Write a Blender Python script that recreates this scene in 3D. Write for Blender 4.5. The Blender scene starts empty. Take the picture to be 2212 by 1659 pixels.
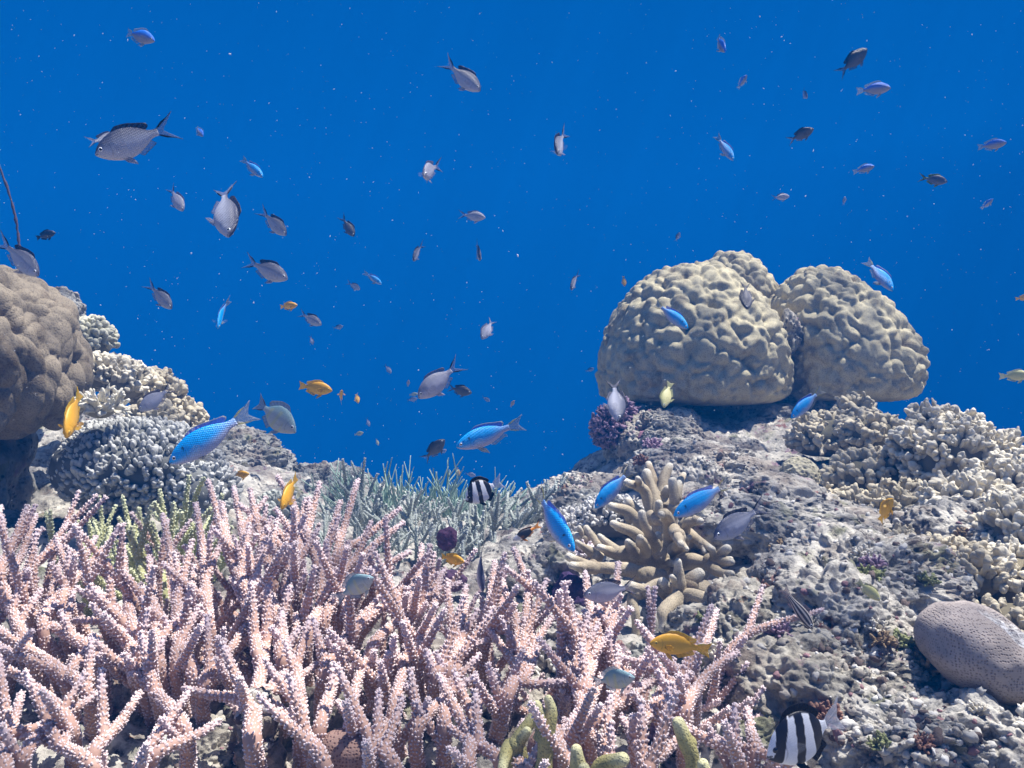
import bpy, math, random
import numpy as np
from mathutils import Vector, Matrix

# ------------------------------------------------------------------ camera, light, exposure
scene = bpy.context.scene
COL = scene.collection
S = 0.554 / 1106.0                      # metres per reference pixel per metre of distance
def P(px, py, Y):                        # a point Y metres ahead of the diver's camera (eye at the origin)
    return np.array([(px - 1106) * S * Y, Y, (829.5 - py) * S * Y])

cam = bpy.data.cameras.new('camera'); cam_ob = bpy.data.objects.new('camera', cam); COL.objects.link(cam_ob)
cam_ob.rotation_euler = (math.radians(90), 0, 0)
cam.sensor_width = 36; cam.lens = 18 / 0.554
cam.clip_start = 0.02; cam.clip_end = 200
scene.camera = cam_ob

SUN_DIR = Vector((0.34, 0.04, 0.90)).normalized()          # towards the sun
SUN_EL = math.asin(SUN_DIR.z); SUN_AZ = math.atan2(SUN_DIR.x, SUN_DIR.y)
world = bpy.data.worlds.new('World'); scene.world = world; world.use_nodes = True
wn = world.node_tree.nodes; wl = world.node_tree.links
sky = wn.new('ShaderNodeTexSky'); sky.sky_type = 'NISHITA'; sky.sun_disc = False
sky.sun_elevation = SUN_EL; sky.sun_rotation = SUN_AZ
wl.new(sky.outputs[0], wn['Background'].inputs[0]); wn['Background'].inputs[1].default_value = 0.10
sun = bpy.data.lights.new('sun', 'SUN'); sun.energy = 5.0; sun.angle = math.radians(0.5); sun.color = (1.0, 0.96, 0.90)
sun_ob = bpy.data.objects.new('sun', sun); COL.objects.link(sun_ob)
sun_ob.rotation_euler = SUN_DIR.to_track_quat('Z', 'Y').to_euler()
scene.view_settings.view_transform = 'Standard'; scene.view_settings.look = 'None'
scene.view_settings.exposure = 1.38; scene.view_settings.gamma = 1.0
scene.render.engine = 'CYCLES'
scene.cycles.use_denoising = True
scene.cycles.max_bounces = 5; scene.cycles.diffuse_bounces = 3; scene.cycles.transparent_max_bounces = 12
scene.cycles.volume_bounces = 0

R = np.random.RandomState(11)

# ------------------------------------------------------------------ helpers: properties, meshes
def tag(o, label=None, cat=None, group=None, kind=None):
    if label: o['label'] = label
    if cat: o['category'] = cat
    if group: o['group'] = group
    if kind: o['kind'] = kind
    return o
def empty(name, loc, label, cat, group=None):
    o = bpy.data.objects.new(name, None); COL.objects.link(o); o.location = Vector(loc); o.empty_display_size = 0.02
    return tag(o, label, cat, group)
def make_mesh(name, V, F, C=None, smooth=True):
    V = np.asarray(V, np.float32); F = np.asarray(F, np.int32)
    me = bpy.data.meshes.new(name); n, k = F.shape
    me.vertices.add(len(V)); me.vertices.foreach_set('co', V.ravel())
    me.loops.add(n * k); me.loops.foreach_set('vertex_index', F.ravel())
    me.polygons.add(n); me.polygons.foreach_set('loop_start', np.arange(0, n * k, k, dtype=np.int32))
    me.update(calc_edges=True)
    if smooth: me.polygons.foreach_set('use_smooth', np.ones(n, bool))
    if C is not None:
        a = me.color_attributes.new('tint', 'FLOAT_COLOR', 'POINT')
        a.data.foreach_set('color', np.concatenate([C, np.ones((len(C), 1))], 1).astype(np.float32).ravel())
    me.validate(); return me
def link_mesh(name, me, mat, parent=None, loc=None):
    o = bpy.data.objects.new(name, me); COL.objects.link(o)
    if not me.materials: me.materials.append(mat)
    if parent is not None: o.parent = parent
    if loc is not None: o.location = Vector(loc)
    return o
class Acc:                                   # collects triangles of ONE object
    def __init__(s): s.V = []; s.F = []; s.C = []; s.n = 0
    def add(s, V, F, C):
        F = np.asarray(F)
        if F.shape[1] == 4: F = np.concatenate([F[:, [0, 1, 2]], F[:, [0, 2, 3]]])
        V = np.asarray(V, float)
        C = np.broadcast_to(np.asarray(C, float), V.shape)
        s.V.append(V); s.F.append(F + s.n); s.C.append(C); s.n += len(V)
    def arrays(s): return np.concatenate(s.V), np.concatenate(s.F), np.concatenate(s.C)

# ------------------------------------------------------------------ numpy noise
def _h(ix, iy, iz, s):
    h = (ix * 374761393 + iy * 668265263 + iz * 2147483647 + s * 974634777) & 0xffffffff
    h = ((h ^ (h >> 13)) * 1274126177) & 0xffffffff
    h = ((h ^ (h >> 16)) * 2246822519) & 0xffffffff
    return ((h ^ (h >> 15)) & 0xffffff) / float(0xffffff)
def vnoise(Pt, f, s=0):
    q = Pt * f; i = np.floor(q).astype(np.int64); t = q - i; t = t * t * t * (t * (t * 6 - 15) + 10)
    r = 0
    for dx in (0, 1):
        wx = t[:, 0] if dx else 1 - t[:, 0]
        for dy in (0, 1):
            wy = t[:, 1] if dy else 1 - t[:, 1]
            for dz in (0, 1):
                wz = t[:, 2] if dz else 1 - t[:, 2]
                r = r + wx * wy * wz * _h(i[:, 0] + dx, i[:, 1] + dy, i[:, 2] + dz, s)
    return r * 2 - 1
def fbm(Pt, f, o=4, s=0, g=0.5):
    r = 0; a = 1
    for k in range(o): r = r + a * vnoise(Pt + 3.1 * k, f * 2 ** k, s + k); a *= g
    return r
def worley(Pt, f, s=0, gauss=None):          # F1 distance, or a smooth sum of lumps when gauss is given
    q = Pt * f; i = np.floor(q).astype(np.int64); t = q - i
    best = np.full(len(Pt), 9.0); acc = np.zeros(len(Pt))
    for dx in (-1, 0, 1):
        for dy in (-1, 0, 1):
            for dz in (-1, 0, 1):
                a, b, c = i[:, 0] + dx, i[:, 1] + dy, i[:, 2] + dz
                d = (dx + _h(a, b, c, s) - t[:, 0]) ** 2 + (dy + _h(a, b, c, s + 7) - t[:, 1]) ** 2 + (dz + _h(a, b, c, s + 13) - t[:, 2]) ** 2
                if gauss: acc += np.exp(-d * gauss)
                else: best = np.minimum(best, d)
    return acc if gauss else np.sqrt(best)
def lumps(Pt, f, s=0): return np.sqrt(np.clip(1 - worley(Pt, f, s) ** 2, 0, 1))

# ------------------------------------------------------------------ materials
def mat_new(name, rough=0.8, spec=0.3):
    m = bpy.data.materials.new(name); m.use_nodes = True; nt = m.node_tree
    b = nt.nodes['Principled BSDF']; b.inputs['Roughness'].default_value = rough
    b.inputs['Specular IOR Level'].default_value = spec
    return m, nt, b
def N(nt, typ, **kw):
    n = nt.nodes.new(typ)
    for k, v in kw.items():
        if k in n.inputs.keys(): n.inputs[k].default_value = v
        else: setattr(n, k, v)
    return n
def ramp(nt, src, stops, interp='LINEAR'):
    r = nt.nodes.new('ShaderNodeValToRGB'); r.color_ramp.interpolation = interp
    e = r.color_ramp.elements
    while len(e) > 1: e.remove(e[-1])
    e[0].position = stops[0][0]; e[0].color = (*stops[0][1], 1)
    for p, c in stops[1:]:
        x = e.new(p); x.color = (*c, 1)
    nt.links.new(src, r.inputs[0]); return r.outputs[0]
def mixc(nt, fac, a, b, mode='MIX'):
    m = nt.nodes.new('ShaderNodeMix'); m.data_type = 'RGBA'; m.blend_type = mode
    for sock, v in ((m.inputs['Factor'], fac), (m.inputs['A'], a), (m.inputs['B'], b)):
        if hasattr(v, 'is_linked') or hasattr(v, 'links'): nt.links.new(v, sock)
        elif isinstance(v, tuple): sock.default_value = (*v, 1)
        else: sock.default_value = v
    return m.outputs['Result']
def bump(nt, bsdf, h, strength, dist, prev=None):
    b = nt.nodes.new('ShaderNodeBump'); b.inputs['Strength'].default_value = strength; b.inputs['Distance'].default_value = dist
    nt.links.new(h, b.inputs['Height'])
    if prev is not None: nt.links.new(prev, b.inputs['Normal'])
    nt.links.new(b.outputs[0], bsdf.inputs['Normal']); return b.outputs[0]
G3 = lambda v: (v, v, v)

def mat_vcol(name, rough=0.75, bscale=900, bstr=0.4, bdist=0.0006, vary=0.25, spec=0.25, sss=0.0, pores=None):
    m, nt, b = mat_new(name, rough, spec)
    a = N(nt, 'ShaderNodeAttribute', attribute_name='tint')
    g = N(nt, 'ShaderNodeNewGeometry')
    n1 = N(nt, 'ShaderNodeTexNoise', Scale=38.0, Detail=4.0); nt.links.new(g.outputs['Position'], n1.inputs['Vector'])
    v = ramp(nt, n1.outputs['Fac'], [(0.3, G3(1 - vary)), (0.7, G3(1 + vary * 0.6))])
    nt.links.new(mixc(nt, 1.0, a.outputs['Color'], v, 'MULTIPLY'), b.inputs['Base Color'])
    n2 = N(nt, 'ShaderNodeTexNoise', Scale=float(bscale), Detail=2.0); nt.links.new(g.outputs['Position'], n2.inputs['Vector'])
    pv = bump(nt, b, n2.outputs['Fac'], bstr, bdist)
    if pores:                                             # polyp cups, silt stains and grazing scars
        v1 = N(nt, 'ShaderNodeTexVoronoi', Scale=float(pores)); nt.links.new(g.outputs['Position'], v1.inputs['Vector'])
        po = ramp(nt, v1.outputs['Distance'], [(.15, G3(.62)), (.5, G3(1.06))])
        n4 = N(nt, 'ShaderNodeTexNoise', Scale=16.0, Detail=8.0, Roughness=.72); nt.links.new(g.outputs['Position'], n4.inputs['Vector'])
        st = ramp(nt, n4.outputs['Fac'], [(.34, (.55, .50, .46)), (.47, G3(1)), (.60, G3(1)), (.70, (1.25, 1.28, 1.25))])
        c0 = b.inputs['Base Color'].links[0].from_socket
        nt.links.new(mixc(nt, 1.0, mixc(nt, 1.0, c0, po, 'MULTIPLY'), st, 'MULTIPLY'), b.inputs['Base Color'])
        bump(nt, b, po, .6, .0010, pv)
    if sss:
        b.inputs['Subsurface Weight'].default_value = sss; b.inputs['Subsurface Radius'].default_value = (0.004, 0.002, 0.0015)
    return m

def mat_rock(name, pale=(0.55, 0.52, 0.455), mid=(0.29, 0.275, 0.25), dark=(0.045, 0.038, 0.036), accent=(0.20, 0.06, 0.05), acc=0.62, fine=260.0, pits=True):
    m, nt, b = mat_new(name, 0.9, 0.15)
    g = N(nt, 'ShaderNodeNewGeometry'); pos = g.outputs['Position']
    def noise(s, d, r=0.6):
        n = N(nt, 'ShaderNodeTexNoise', Scale=s, Detail=d, Roughness=r); nt.links.new(pos, n.inputs['Vector']); return n.outputs['Fac']
    c = ramp(nt, noise(34.0, 8.0, 0.72), [(0.36, dark), (0.45, mid), (0.54, pale), (0.66, tuple(min(0.8, x * 1.3) for x in pale))])
    c = mixc(nt, ramp(nt, noise(9.0, 3.0), [(0.45, G3(0)), (0.62, G3(0.55))]), c, tuple(x * 1.1 for x in mid))
    c = mixc(nt, ramp(nt, noise(13.0, 6.0, 0.7), [(acc, G3(0)), (acc + 0.06, G3(0.85))]), c, accent)
    w = N(nt, 'ShaderNodeMapping'); w.inputs['Location'].default_value = (4.1, 2.2, 7.7); nt.links.new(pos, w.inputs['Vector'])
    n3 = N(nt, 'ShaderNodeTexNoise', Scale=17.0, Detail=5.0); nt.links.new(w.outputs[0], n3.inputs['Vector'])
    c = mixc(nt, ramp(nt, n3.outputs['Fac'], [(0.60, G3(0)), (0.68, G3(0.6))]), c, (0.16, 0.17, 0.07))
    def layer(loc, s, d, lo, hi, col, amt, c):
        w_ = N(nt, 'ShaderNodeMapping'); w_.inputs['Location'].default_value = loc; nt.links.new(pos, w_.inputs['Vector'])
        n_ = N(nt, 'ShaderNodeTexNoise', Scale=s, Detail=d, Roughness=.72); nt.links.new(w_.outputs[0], n_.inputs['Vector'])
        return mixc(nt, ramp(nt, n_.outputs['Fac'], [(lo, G3(0)), (hi, G3(amt))]), c, col)
    c = layer((1.3, 9.2, 3.1), 7.0, 7.0, .52, .60, (.22, .165, .13), .5, c)          # brown turf
    c = layer((7.3, 2.2, 5.1), 24.0, 6.0, .60, .66, (.24, .14, .19), .8, c)          # mauve coralline crust
    c = layer((3.3, 6.2, 8.1), 45.0, 5.0, .64, .69, (.035, .03, .035), .9, c)        # dark tunicates, and shaded holes painted as flat patches
    c = layer((9.9, 1.2, 2.1), 30.0, 5.0, .66, .70, (.30, .13, .05), .8, c)          # rusty sponge
    h = noise(fine, 5.0, 0.7)
    if pits:
        vo = N(nt, 'ShaderNodeTexVoronoi', Scale=95.0); nt.links.new(pos, vo.inputs['Vector'])
        pit = ramp(nt, vo.outputs['Distance'], [(0.16, G3(0)), (0.34, G3(1))])
        msk = ramp(nt, noise(21.0, 3.0), [(0.45, G3(0)), (0.56, G3(1))])
        pm = mixc(nt, msk, (1.0, 1.0, 1.0), pit)
        c = mixc(nt, 1.0, c, ramp(nt, pm, [(0.0, G3(0.22)), (1.0, G3(1))]), 'MULTIPLY')
    nt.links.new(c, b.inputs['Base Color'])
    p = bump(nt, b, noise(85.0, 6.0, 0.7), 0.9, 0.006)
    p = bump(nt, b, h, 0.7, 0.0016, p)
    if pits: bump(nt, b, pm, 0.8, 0.003, p)
    return m

M_STAG = mat_vcol('pink_staghorn_skin', 0.7, 1400, 0.35, 0.0004, 0.18)
M_CORAL = mat_vcol('coral_skin', 0.8, 700, 0.6, 0.0011, 0.28)
M_SMOOTH = mat_vcol('massive_coral_skin', 0.75, 420, 0.6, 0.0016, 0.16, pores=330)
M_FINGER = mat_vcol('finger_coral_skin', 0.7, 500, 0.6, 0.0012, 0.2, pores=620)
M_ROCK = mat_rock('reef_rock')
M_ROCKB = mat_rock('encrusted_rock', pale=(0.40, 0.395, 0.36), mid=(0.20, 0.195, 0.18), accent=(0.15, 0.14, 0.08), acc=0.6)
M_LIME = mat_rock('pitted_dead_coral', pale=(0.48, 0.45, 0.38), mid=(0.27, 0.25, 0.21), accent=(0.26, 0.09, 0.09), acc=0.63)

# ------------------------------------------------------------------ the glowing water backdrop, the ripple gobo, the haze
def build_water():
    m = bpy.data.materials.new('water_glow'); m.use_nodes = True; nt = m.node_tree
    nt.nodes.remove(nt.nodes['Principled BSDF'])
    e = N(nt, 'ShaderNodeEmission'); e.inputs[0].default_value = (0.0, 0.112, 0.47, 1); e.inputs[1].default_value = 0.37  # glowing shell: emission stands in for light scattered by the water
    nt.links.new(e.outputs[0], nt.nodes['Material Output'].inputs[0])
    V = []; F = []; nu, nv = 96, 30
    for j in range(nv + 1):
        el = math.radians(-90 + 146 * j / nv)  # rim carried up out of view to cut down sky light
        for i in range(nu):
            a = 2 * math.pi * i / nu
            V.append((30 * math.cos(el) * math.cos(a), 30 * math.cos(el) * math.sin(a), 30 * math.sin(el)))
    for j in range(nv):
        for i in range(nu): F.append((j * nu + i, j * nu + (i + 1) % nu, (j + 1) * nu + (i + 1) % nu, (j + 1) * nu + i))
    o = link_mesh('water', make_mesh('water', V, F), m); tag(o, kind='structure')
    m.cycles.emission_sampling = 'NONE'
build_water()

def build_gobo():
    # added unseen sheet at the water surface; its painted net dapples the sunlight
    m = bpy.data.materials.new('ripple_gobo'); m.use_nodes = True; nt = m.node_tree
    nt.nodes.remove(nt.nodes['Principled BSDF'])
    t = N(nt, 'ShaderNodeBsdfTransparent')
    g = N(nt, 'ShaderNodeNewGeometry')
    w = N(nt, 'ShaderNodeTexNoise', Scale=2.2, Detail=2.0); nt.links.new(g.outputs['Position'], w.inputs['Vector'])
    sc = N(nt, 'ShaderNodeVectorMath', operation='MULTIPLY_ADD'); nt.links.new(w.outputs['Color'], sc.inputs[0])
    sc.inputs[1].default_value = (0.32, 0.32, 0.32); nt.links.new(g.outputs['Position'], sc.inputs[2])
    def net(scale, w0, w1):
        v = N(nt, 'ShaderNodeTexVoronoi', Scale=scale); v.feature = 'DISTANCE_TO_EDGE'; nt.links.new(sc.outputs[0], v.inputs['Vector'])
        return ramp(nt, v.outputs['Distance'], [(0.0, G3(1.0)), (w0, G3(0.35)), (w1, G3(0.0))])
    a = mixc(nt, 0.8, net(4.2, 0.10, 0.34), net(7.5, 0.12, 0.36), 'LIGHTEN')
    nt.links.new(ramp(nt, a, [(0.0, G3(0.34)), (0.25, G3(0.50)), (0.75, G3(1.0))]), t.inputs[0])
    nt.links.new(t.outputs[0], nt.nodes['Material Output'].inputs[0])
    n = 24; xs = np.linspace(-6, 6, n)
    V = [(x, y, 3.0 + 0.03 * math.sin(3 * x + 1.3 * y)) for y in xs for x in xs]
    F = [(j * n + i, j * n + i + 1, (j + 1) * n + i + 1, (j + 1) * n + i) for j in range(n - 1) for i in range(n - 1)]
    tag(link_mesh('surface_gobo', make_mesh('surface_gobo', V, F), m), kind='structure')
build_gobo()

def build_haze():
    m = bpy.data.materials.new('water_haze'); m.use_nodes = True; nt = m.node_tree
    nt.nodes.remove(nt.nodes['Principled BSDF'])
    v = N(nt, 'ShaderNodeVolumePrincipled'); v.inputs['Color'].default_value = (0.002, 0.168, 0.60, 1)
    v.inputs['Density'].default_value = 0.112; v.inputs['Anisotropy'].default_value = 0.0
    nt.links.new(v.outputs[0], nt.nodes['Material Output'].inputs['Volume'])
    x0, x1, y0, y1, z0, z1 = -11, 11, -3, 12, -5.5, 2.7
    V = [(x, y, z) for z in (z0, z1) for y in (y0, y1) for x in (x0, x1)]
    F = [(0, 2, 3, 1), (4, 5, 7, 6), (0, 1, 5, 4), (2, 6, 7, 3), (0, 4, 6, 2), (1, 3, 7, 5)]
    tag(link_mesh('haze', make_mesh('haze', V, F, smooth=False), m), kind='stuff')
build_haze()

# ------------------------------------------------------------------ seabed: one sheet through surveyed points
CP = [P(*c) for c in [
    (-400, 1659, .70), (0, 1640, .78), (350, 1640, .80), (700, 1640, .80), (1100, 1640, .80), (1400, 1640, .82), (1650, 1640, .85), (1900, 1660, .88), (2212, 1640, .88), (2600, 1600, .9),
    (0, 1480, .95), (350, 1480, .98), (700, 1450, 1.0), (1000, 1450, 1.02), (1250, 1450, 1.05), (1500, 1440, 1.08), (1700, 1380, 1.10), (1950, 1400, 1.10), (2250, 1390, 1.10),
    (0, 1230, 1.30), (200, 1200, 1.40), (500, 1230, 1.35), (800, 1260, 1.40), (1080, 1270, 1.35), (1300, 1300, 1.30), (1500, 1260, 1.35), (1700, 1200, 1.40), (1900, 1170, 1.42), (2150, 1130, 1.40), (2400, 1100, 1.4),
    (40, 1040, 1.75), (250, 1060, 1.75), (420, 1090, 1.80), (650, 1120, 2.0), (900, 1130, 2.05), (1120, 1120, 2.0), (1280, 1090, 1.95), (1450, 1100, 1.70), (1650, 1080, 1.72), (1850, 1060, 1.75), (2100, 1020, 1.8),
    (-200, 900, 1.9), (100, 870, 2.1), (300, 930, 2.1), (480, 985, 2.35), (620, 1020, 2.4), (760, 1050, 2.45), (950, 1090, 2.4), (1150, 1100, 2.3), (1235, 1050, 2.3),
    (1340, 985, 2.25), (1450, 980, 2.1), (1600, 965, 2.15), (1750, 960, 2.15), (1950, 950, 2.1), (2120, 985, 2.1), (2350, 980, 2.1),
    (1370, 925, 2.5), (1500, 908, 2.6), (1700, 903, 2.65), (1850, 903, 2.6), (2050, 1000, 2.6),
    (-300, 850, 2.7), (100, 900, 2.7), (350, 1010, 2.7), (600, 1080, 2.8), (1000, 1180, 2.9), (1250, 1150, 2.8),
    (1500, 930, 3.0), (1750, 930, 3.0), (2100, 1080, 3.0)]]
CP += [np.array(c, float) for c in [(-1.6, .6, -.1), (-2.4, 1.6, .1), (-3, 3, -.3), (1.7, .8, -.2), (2.4, 1.6, -.25), (3, 3, -.6), (-1, -.6, -.42), (0, -.6, -.45), (1, -.6, -.42), (0, .3, -.36), (-.5, .3, -.34), (.5, .3, -.36),
    (-2, 4.2, -1.4), (0, 3.8, -1.4), (1, 3.9, -1.1), (2.2, 4.2, -1.5), (-4, 6, -3), (0, 6, -3.2), (4, 6, -3), (-6, 11, -4), (0, 11, -4), (6, 11, -4), (-8, 3, -1.5), (8, 3, -1.5), (-8, -2, -1), (8, -2, -1), (0, -2.5, -.8)]]
CP = np.array(CP)
def _rbf():
    A = CP[:, :2]; n = len(A)
    K = np.linalg.norm(A[:, None] - A[None], axis=2); K = np.sqrt(K ** 2 + 0.0025)
    B = np.concatenate([np.ones((n, 1)), A], 1)
    M = np.zeros((n + 3, n + 3)); M[:n, :n] = K - 0.004 * np.eye(n); M[:n, n:] = B; M[n:, :n] = B.T
    return np.linalg.solve(M, np.concatenate([CP[:, 2], np.zeros(3)]))
_W = _rbf()
def ground(x, y):
    x = np.atleast_1d(np.asarray(x, float)); y = np.atleast_1d(np.asarray(y, float)); out = np.empty(len(x))
    for a in range(0, len(x), 60000):
        q = np.stack([x[a:a + 60000], y[a:a + 60000]], 1)
        K = np.sqrt(((q[:, None] - CP[None, :, :2]) ** 2).sum(2) + 0.0025)
        out[a:a + 60000] = K @ _W[:-3] + _W[-3] + q @ _W[-2:]
    return out
def gz(x, y): return float(ground(x, y)[0])

SITES = []
def build_seabed():
    s_in = np.arange(-0.66, 0.66001, 0.0030)
    s_out = 0.66 + np.cumsum(0.003 * 1.035 ** np.arange(1, 110)); s = np.concatenate([-s_out[::-1], s_in, s_out])
    s = s[(s > -9) & (s < 9)]
    ys = [-2.4, -1.8, -1.3, -.9, -.6, -.4, -.25, -.12, 0, .1, .2, .28, .35, .4, .45, .5]
    while ys[-1] < 3.1: ys.append(ys[-1] * 1.0033)
    while ys[-1] < 10.5: ys.append(ys[-1] * 1.03)
    ys = np.array(ys); Yg, Sg = np.meshgrid(ys, s, indexing='ij')
    X = (Sg * np.maximum(Yg, 0.6)).ravel(); Y = Yg.ravel()
    Z = ground(X, Y); e = 0.01
    nx = -(ground(X + e, Y) - Z) / e; ny = -(ground(X, Y + e) - Z) / e
    Nn = np.stack([nx, ny, np.ones(len(X))], 1); Nn /= np.linalg.norm(Nn, axis=1, keepdims=True)
    Q = np.stack([X, Y, Z], 1)
    W = Q + 0.02 * np.stack([vnoise(Q, 14, 1), vnoise(Q, 14, 2), vnoise(Q, 14, 3)], 1)
    d = 0.030 * (lumps(W, 7, 5) - .6) + 0.020 * (lumps(W, 17, 6) - .6) + 0.010 * (lumps(W, 38, 8) - .6)
    d += 0.016 * fbm(Q, 9, 5, 20) + 0.0045 * fbm(Q, 90, 3, 40) + 0.007 * (lumps(W, 75, 9) - .6) - 0.010 * np.clip(.42 - worley(W, 48, 90), 0, 1) / .42 * (vnoise(Q, 16, 91) > -.1)
    cav = np.clip(vnoise(W, 11, 60) - 0.35, 0, 1); d -= 0.10 * cav                      # holes between the lumps
    Q = Q + Nn * d[:, None] + 0.006 * np.stack([vnoise(Q, 45, 71), vnoise(Q, 45, 72), 0 * d], 1)
    ny_, nx_ = len(ys), len(s)
    idx = np.arange(ny_ * nx_).reshape(ny_, nx_)
    F = np.stack([idx[:-1, :-1], idx[:-1, 1:], idx[1:, 1:], idx[1:, :-1]], -1).reshape(-1, 4)
    tag(link_mesh('seabed', make_mesh('seabed', Q, F), M_ROCK), kind='structure')
    k_ = (Q[:, 1] > .6) & (Q[:, 1] < 2.6) & (np.abs(Q[:, 0]) < .62 * Q[:, 1]); SITES.append(Q[k_][::7])
build_seabed()

# ------------------------------------------------------------------ sphere template, blobs, tubes, nubs
def ico(sub):
    t = (1 + 5 ** .5) / 2
    V = [(-1, t, 0), (1, t, 0), (-1, -t, 0), (1, -t, 0), (0, -1, t), (0, 1, t), (0, -1, -t), (0, 1, -t), (t, 0, -1), (t, 0, 1), (-t, 0, -1), (-t, 0, 1)]
    V = [np.array(v, float) / np.linalg.norm(v) for v in V]
    F = [(0, 11, 5), (0, 5, 1), (0, 1, 7), (0, 7, 10), (0, 10, 11), (1, 5, 9), (5, 11, 4), (11, 10, 2), (10, 7, 6), (7, 1, 8), (3, 9, 4), (3, 4, 2), (3, 2, 6), (3, 6, 8), (3, 8, 9), (4, 9, 5), (2, 4, 11), (6, 2, 10), (8, 6, 7), (9, 8, 1)]
    for _ in range(sub):
        c = {}; G = []
        def mid(a, b):
            k = (a, b) if a < b else (b, a)
            if k not in c:
                v = V[a] + V[b]; V.append(v / np.linalg.norm(v)); c[k] = len(V) - 1
            return c[k]
        for a, b, d in F:
            x, y, z = mid(a, b), mid(b, d), mid(d, a); G += [(a, x, z), (b, y, x), (d, z, y), (x, y, z)]
        F = G
    return np.array(V), np.array(F)
ICO = {}
def icos(n):
    if n not in ICO: ICO[n] = ico(n)
    return ICO[n]
def rownorm(v): return v / np.maximum(np.linalg.norm(v, axis=-1, keepdims=True), 1e-9)
def vert_normals(V, F):
    n = np.zeros_like(V); f = np.cross(V[F[:, 1]] - V[F[:, 0]], V[F[:, 2]] - V[F[:, 0]])
    for k in range(3): np.add.at(n, F[:, k], f)
    return rownorm(n)

def frames(Pn):
    T = rownorm(np.gradient(Pn, axis=0)); Nn = np.zeros_like(T)
    a = np.array([0, 0, 1.]) if abs(T[0, 2]) < .9 else np.array([1., 0, 0])
    n = np.cross(T[0], a); n /= np.linalg.norm(n)
    for i in range(len(T)):
        n = n - T[i] * np.dot(n, T[i]); n /= max(np.linalg.norm(n), 1e-9); Nn[i] = n
    return T, Nn, np.cross(T, Nn)
def smooth_path(pts, step):
    pts = np.asarray(pts, float)
    if len(pts) == 2: pts = np.array([pts[0], (pts[0] + pts[1]) / 2, pts[1]])
    Q = np.concatenate([[2 * pts[0] - pts[1]], pts, [2 * pts[-1] - pts[-2]]]); out = []
    for i in range(1, len(Q) - 2):
        n = max(2, int(np.linalg.norm(Q[i + 1] - Q[i]) / step)); t = np.linspace(0, 1, n, endpoint=False)[:, None]
        out.append(.5 * ((2 * Q[i]) + (-Q[i - 1] + Q[i + 1]) * t + (2 * Q[i - 1] - 5 * Q[i] + 4 * Q[i + 1] - Q[i + 2]) * t * t + (-Q[i - 1] + 3 * Q[i] - 3 * Q[i + 1] + Q[i + 2]) * t ** 3))
    out.append(pts[-1][None]); return np.concatenate(out)
def tube(acc, pts, r0, r1, col, tipcol=None, step=0.003, seg=10, rough=0.08, nf=120, tiplen=0.02, blunt=True):
    """a tapering round-ended branch; returns path, radii, frames for what grows on it"""
    Q = smooth_path(pts, step); L = np.concatenate([[0], np.cumsum(np.linalg.norm(np.diff(Q, axis=0), axis=1))]); tot = L[-1]
    r = r0 + (r1 - r0) * (L / tot) ** 1.1
    T, A, B = frames(Q)
    if blunt:                                                   # rounded end
        k = 4; e = np.arange(1, k + 1) / k * math.pi / 2
        Q = np.concatenate([Q, Q[-1] + T[-1] * (r[-1] * np.sin(e))[:, None]]); r = np.concatenate([r, r[-1] * np.cos(e) + 1e-5])
        T = np.concatenate([T, np.repeat(T[-1:], k, 0)]); A = np.concatenate([A, np.repeat(A[-1:], k, 0)]); B = np.concatenate([B, np.repeat(B[-1:], k, 0)])
        L = np.concatenate([L, np.full(k, tot)])
    th = np.arange(seg) / seg * 2 * math.pi; n = len(Q)
    D = A[:, None] * np.cos(th)[None, :, None] + B[:, None] * np.sin(th)[None, :, None]
    V = (Q[:, None] + D * r[:, None, None]).reshape(-1, 3)
    if rough: V = V + D.reshape(-1, 3) * (np.repeat(r, seg) * rough * fbm(V, nf, 2, 3))[:, None]
    i = np.arange(n - 1)[:, None] * seg; j = np.arange(seg)[None]; j2 = (j + 1) % seg
    F = np.stack([i + j, i + j2, i + seg + j2, i + seg + j], -1).reshape(-1, 4)
    C = np.repeat(np.asarray(col, float)[None], n, 0)
    if tipcol is not None:
        w = np.clip(1 - (tot - L) / tiplen, 0, 1)[:, None]; C = C * (1 - w) + np.asarray(tipcol) * w
    acc.add(V, F, np.repeat(C, seg, 0)); return Q, r, T, A, B, L, tot
_a = np.arange(6) / 6 * 2 * math.pi
BT = np.concatenate([np.stack([1.15 * np.cos(_a), 1.15 * np.sin(_a), 0 * _a], 1), np.stack([.66 * np.cos(_a), .66 * np.sin(_a), 0 * _a + .74], 1), [[0, 0, 1.]]])
BF = [];
for _i in range(6):
    _j = (_i + 1) % 6; BF += [(_i, _j, 6 + _j), (_i, 6 + _j, 6 + _i), (6 + _i, 6 + _j, 12)]
BF = np.array(BF)
def orient(Z):
    a = np.where(np.abs(Z[:, 2:3]) < .9, [[0, 0, 1.]], [[1., 0, 0]]); X = rownorm(np.cross(a, Z)); return X, np.cross(Z, X)
def bumps(acc, O, Z, rad, h, col, coltop):
    X, Yv = orient(Z); n = len(O); rad = np.broadcast_to(rad, (n,)); h = np.broadcast_to(h, (n,))
    V = O[:, None] + X[:, None] * (BT[None, :, 0:1] * rad[:, None, None]) + Yv[:, None] * (BT[None, :, 1:2] * rad[:, None, None]) + Z[:, None] * (BT[None, :, 2:3] * h[:, None, None])
    F = (BF[None] + 13 * np.arange(n)[:, None, None]).reshape(-1, 3)
    C = np.where((BT[:, 2] > .5)[None, :, None], np.asarray(coltop, float).reshape(-1, 1, 3), np.asarray(col, float).reshape(-1, 1, 3)) * np.ones((n, 13, 1))
    acc.add(V.reshape(-1, 3), F, C.reshape(-1, 3))
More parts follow.
